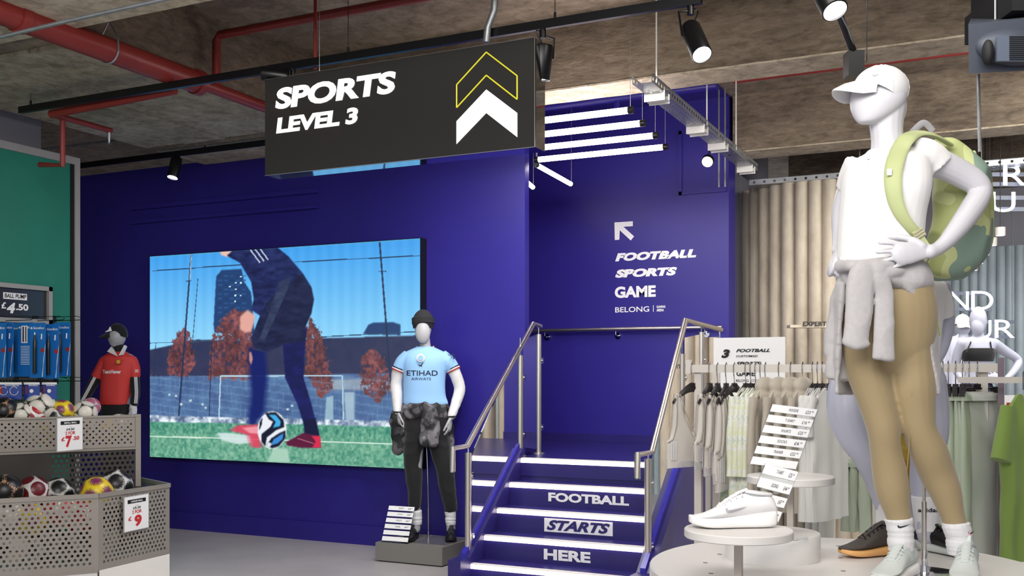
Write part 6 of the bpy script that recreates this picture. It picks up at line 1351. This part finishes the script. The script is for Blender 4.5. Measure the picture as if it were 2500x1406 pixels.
f.limb(m, [(2350, 838, 0, 13), (2338, 865, .03, 12), (2334, 900, .04, 10), (2350, 930, -.02, 8)])
f.limb(m, [(2368, 990, 0, 22), (2368, 1130, 0, 15), (2368, 1412, 0, 9)]); f.limb(m, [(2402, 990, 0, 22), (2404, 1130, 0, 15), (2404, 1412, 0, 9)])
fuse(m, 'body', 'lilac_skin', mn, .0055, 2)
m = M(); f.torso(m, [(2388, 850, 0, 37, 27), (2388, 865, 0, 40, 29), (2388, 882, 0, 36, 26)]); fuse(m, 'bra', 'black_cloth', mn, .006, 2)
for x0, x1 in ((2357, 2370), (2420, 2418)): M().tube([f.P(x0+2, 860, -.07), f.P(x1, 836, -.06), f.P(x1, 829, 0)], .005, 8).build('strap', 'black_cloth', mn)
m = M(); f.torso(m, [(2384, 935, 0, 36, 24), (2384, 965, 0, 43, 27), (2384, 1000, 0, 39, 25)]); f.limb(m, [(2368, 990, 0, 25), (2368, 1130, 0, 18), (2368, 1250, 0, 12)]); f.limb(m, [(2402, 990, 0, 25), (2404, 1130, 0, 18), (2404, 1250, 0, 12)]); fuse(m, 'leggings', 'navy_trim', mn, .008, 2)
f = Fig(8.6); k = f.k
mn = thing('mannequin', 'pale bare shouldered mannequin in a white cap, far right at the back', 'mannequin', f.P(2345, 1250))
m = M(); f.ell(m, 2352, 795, 0, 17, 26, 20); f.limb(m, [(2352, 810, 0, 11), (2352, 826, 0, 12)]); f.torso(m, [(2345, 824, 0, 20, 12), (2342, 834, 0, 38, 15), (2340, 870, 0, 28, 18), (2340, 930, 0, 26, 18), (2340, 960, 0, 32, 20)])
f.limb(m, [(2308, 842, 0, 10), (2302, 880, 0, 9), (2304, 930, 0, 7)]); f.limb(m, [(2376, 842, 0, 10), (2378, 880, 0, 9), (2376, 930, 0, 7)]); f.limb(m, [(2328, 950, 0, 17), (2328, 1080, 0, 12), (2328, 1345, 0, 8)]); f.limb(m, [(2354, 950, 0, 17), (2354, 1080, 0, 12), (2354, 1345, 0, 8)])
fuse(m, 'body', 'lilac_skin', mn, .007, 2)
cap(f.P(2350, 790, 0), -FW-RT*.2, 19*k, 19*k, 23*k, .0, 'cap_white', None, brim=.06, drop=.6, label='small white cap on the far mannequin at the back', cat='hat', back=-.2)
# neon words
def neon(name, label, items, D_, bars_, x0, x1):
    t = thing(name, label, 'neon sign', W(items[0][1], items[0][2], D_))
    for s_, xa, yb, xb, yt in items:
        p = W(xa, yb, D_); text(s_, p, RT*(xb-xa)/F*D_, UP*(yb-yt)/F*D_, 'neon', t, name='neon_letter', bold=.0, lift=.03)
    for y in bars_: M().obox(W((x0+x1)/2, y, D_+.02), RT*(x1-x0)/2/F*D_, FW*.01, UP*.018).build('frame_bar', 'bar_grey', t)
    for x in (x0+4, x1-4): M().cyl(W(x, bars_[-1], D_+.02), V((*W(x, bars_[-1], D_+.02).xy, ZS)), .004, 6).build('hanger_rod', 'galvanised', t)
neon('neon_sign', 'glowing white letters BR and U hanging at the upper right', [('B', 2388, 447, 2417, 411), ('R', 2445, 454, 2500, 405), ('U', 2417, 519, 2475, 470)], 9.0, [426, 450, 483, 511], 2392, 2560)
neon('neon_sign', 'glowing white letters ND over OUR on the grey fluted wall', [('N', 2316, 757, 2362, 712), ('D', 2368, 757, 2422, 711), ('O', 2299, 828, 2346, 782), ('U', 2378, 826, 2417, 782), ('R', 2425, 825, 2474, 781)], 10.7, [716, 755], 2316, 2420)
neon('neon_sign', 'pale frame bars behind the letters OUR', [('-', 2300, 822, 2301, 821)], 10.75, [786, 822], 2300, 2475)
for i, (x, y, w_) in enumerate([(2442, 565, 24), (2422, 590, 23), (2405, 614, 21), (2391, 635, 20), (2378, 652, 19), (2365, 666, 17)]):
    D_ = .085*F/w_; p = W(x, y, D_); t = thing('pendant_light', 'small white cylinder pendant, '+['nearest and highest', 'second nearest', 'third nearest', 'fourth nearest', 'fifth nearest', 'farthest and lowest'][i]+' of the six', 'pendant light', p, 'white cylinder pendants')
    M().cyl(p-UP*.035, p+UP*.035, .042, 20).build('shade', 'rail_white', t); M().cyl(p-UP*.037, p-UP*.034, .036, 16).build('lamp', 'flood_face', t); M().cyl(p+UP*.035, V((p.x, p.y, ZS)), .004, 6).build('cord', 'black_metal', t)
# right edge: olive tees, poster, cabinet
f = Fig(4.9); k = f.k
for i, (px, dd, l) in enumerate([(2478, 0, 'olive green tee hanging at the right edge of the view, nearer one'), (2505, .22, 'olive green tee hanging at the right edge, behind the nearer one')]):
    t = thing('tee', l, 't-shirt', f.P(px, 1370, dd), 'olive tees at the right edge'); d = (RT*.8+FW*.6); d = V((d.x, d.y, 0)).normalized()
    O = f.P(px+20, 962, dd); m, sf, n = pillow(O, d, .34, .80, tee_top, lambda u: 1-.06*u, .05, i*2, 26, 20, .014, 3); m.build('body', 'olive_tee', t, auto=60)
    a = O-d*.14-UP*.06; m = M(); m.tube([a, a-d*.03-UP*.12, a-d*.07-UP*.25], [.05, .06, .065], 16, flat=.6, upv=n); m.build('sleeve', 'olive_tee', t)
    a = O+d*.14-UP*.06; m = M(); m.tube([a, a+d*.03-UP*.12, a+d*.07-UP*.25], [.05, .06, .065], 16, flat=.6, upv=n); m.build('sleeve', 'olive_tee', t)
    M().tube([O+UP*.02, O+UP*.1, O+UP*.12+d*.02, O+UP*.1+d*.04], .003, 6).build('hook', 'chrome', t)
M_ = W(2530, 920, 5.0); rr2 = thing('side_rail', 'rail end carrying the olive green tees', 'clothes rail', V((M_.x, M_.y, 0))); B('bar', (M_.x-.35, M_.y-.1, M_.z-.03), (M_.x+.3, M_.y-.08, M_.z), ['rail_white'], rr2); B('post', (M_.x+.26, M_.y-.11, 0), (M_.x+.3, M_.y-.07, M_.z-.03), ['rail_white'], rr2)
D_ = 6.6; t = thing('poster_card', 'white poster card with a small red figure drawing, far right', 'poster', W(2462, 1022, D_))
M().obox(W(2462, 993, D_), RT*.055, FW*.004, UP*.075).build('card', 'white_print', t); M().obox(W(2462, 996, D_-.006), RT*.012, FW*.001, UP*.035).build('figure', 'label_red', t); M().tube([W(2462, 1022, D_), V((*W(2462, 1022, D_).xy, .0))], .008, 8).build('pole', 'rail_white', t)
D_ = 6.9; t = thing('drawer_cabinet', 'white cabinet with stacked drawers at the far right edge', 'cabinet', V((*W(2480, 1200, D_).xy, 0)))
c = W(2490, 1200, D_); M().obox(V((c.x, c.y, .44)), RT*.13, FW*.2, UP*.44).build('carcass', 'white_paint', t)
for j in range(4): dw = M().obox(V((c.x, c.y, .80-j*.11))-FW*.204, RT*.12, FW*.006, UP*.048).build('drawer', 'white_gloss', t); M().obox(V((c.x, c.y, .80-j*.11))-FW*.213, RT*.03, FW*.003, UP*.006).build('handle', 'frame_grey', dw)
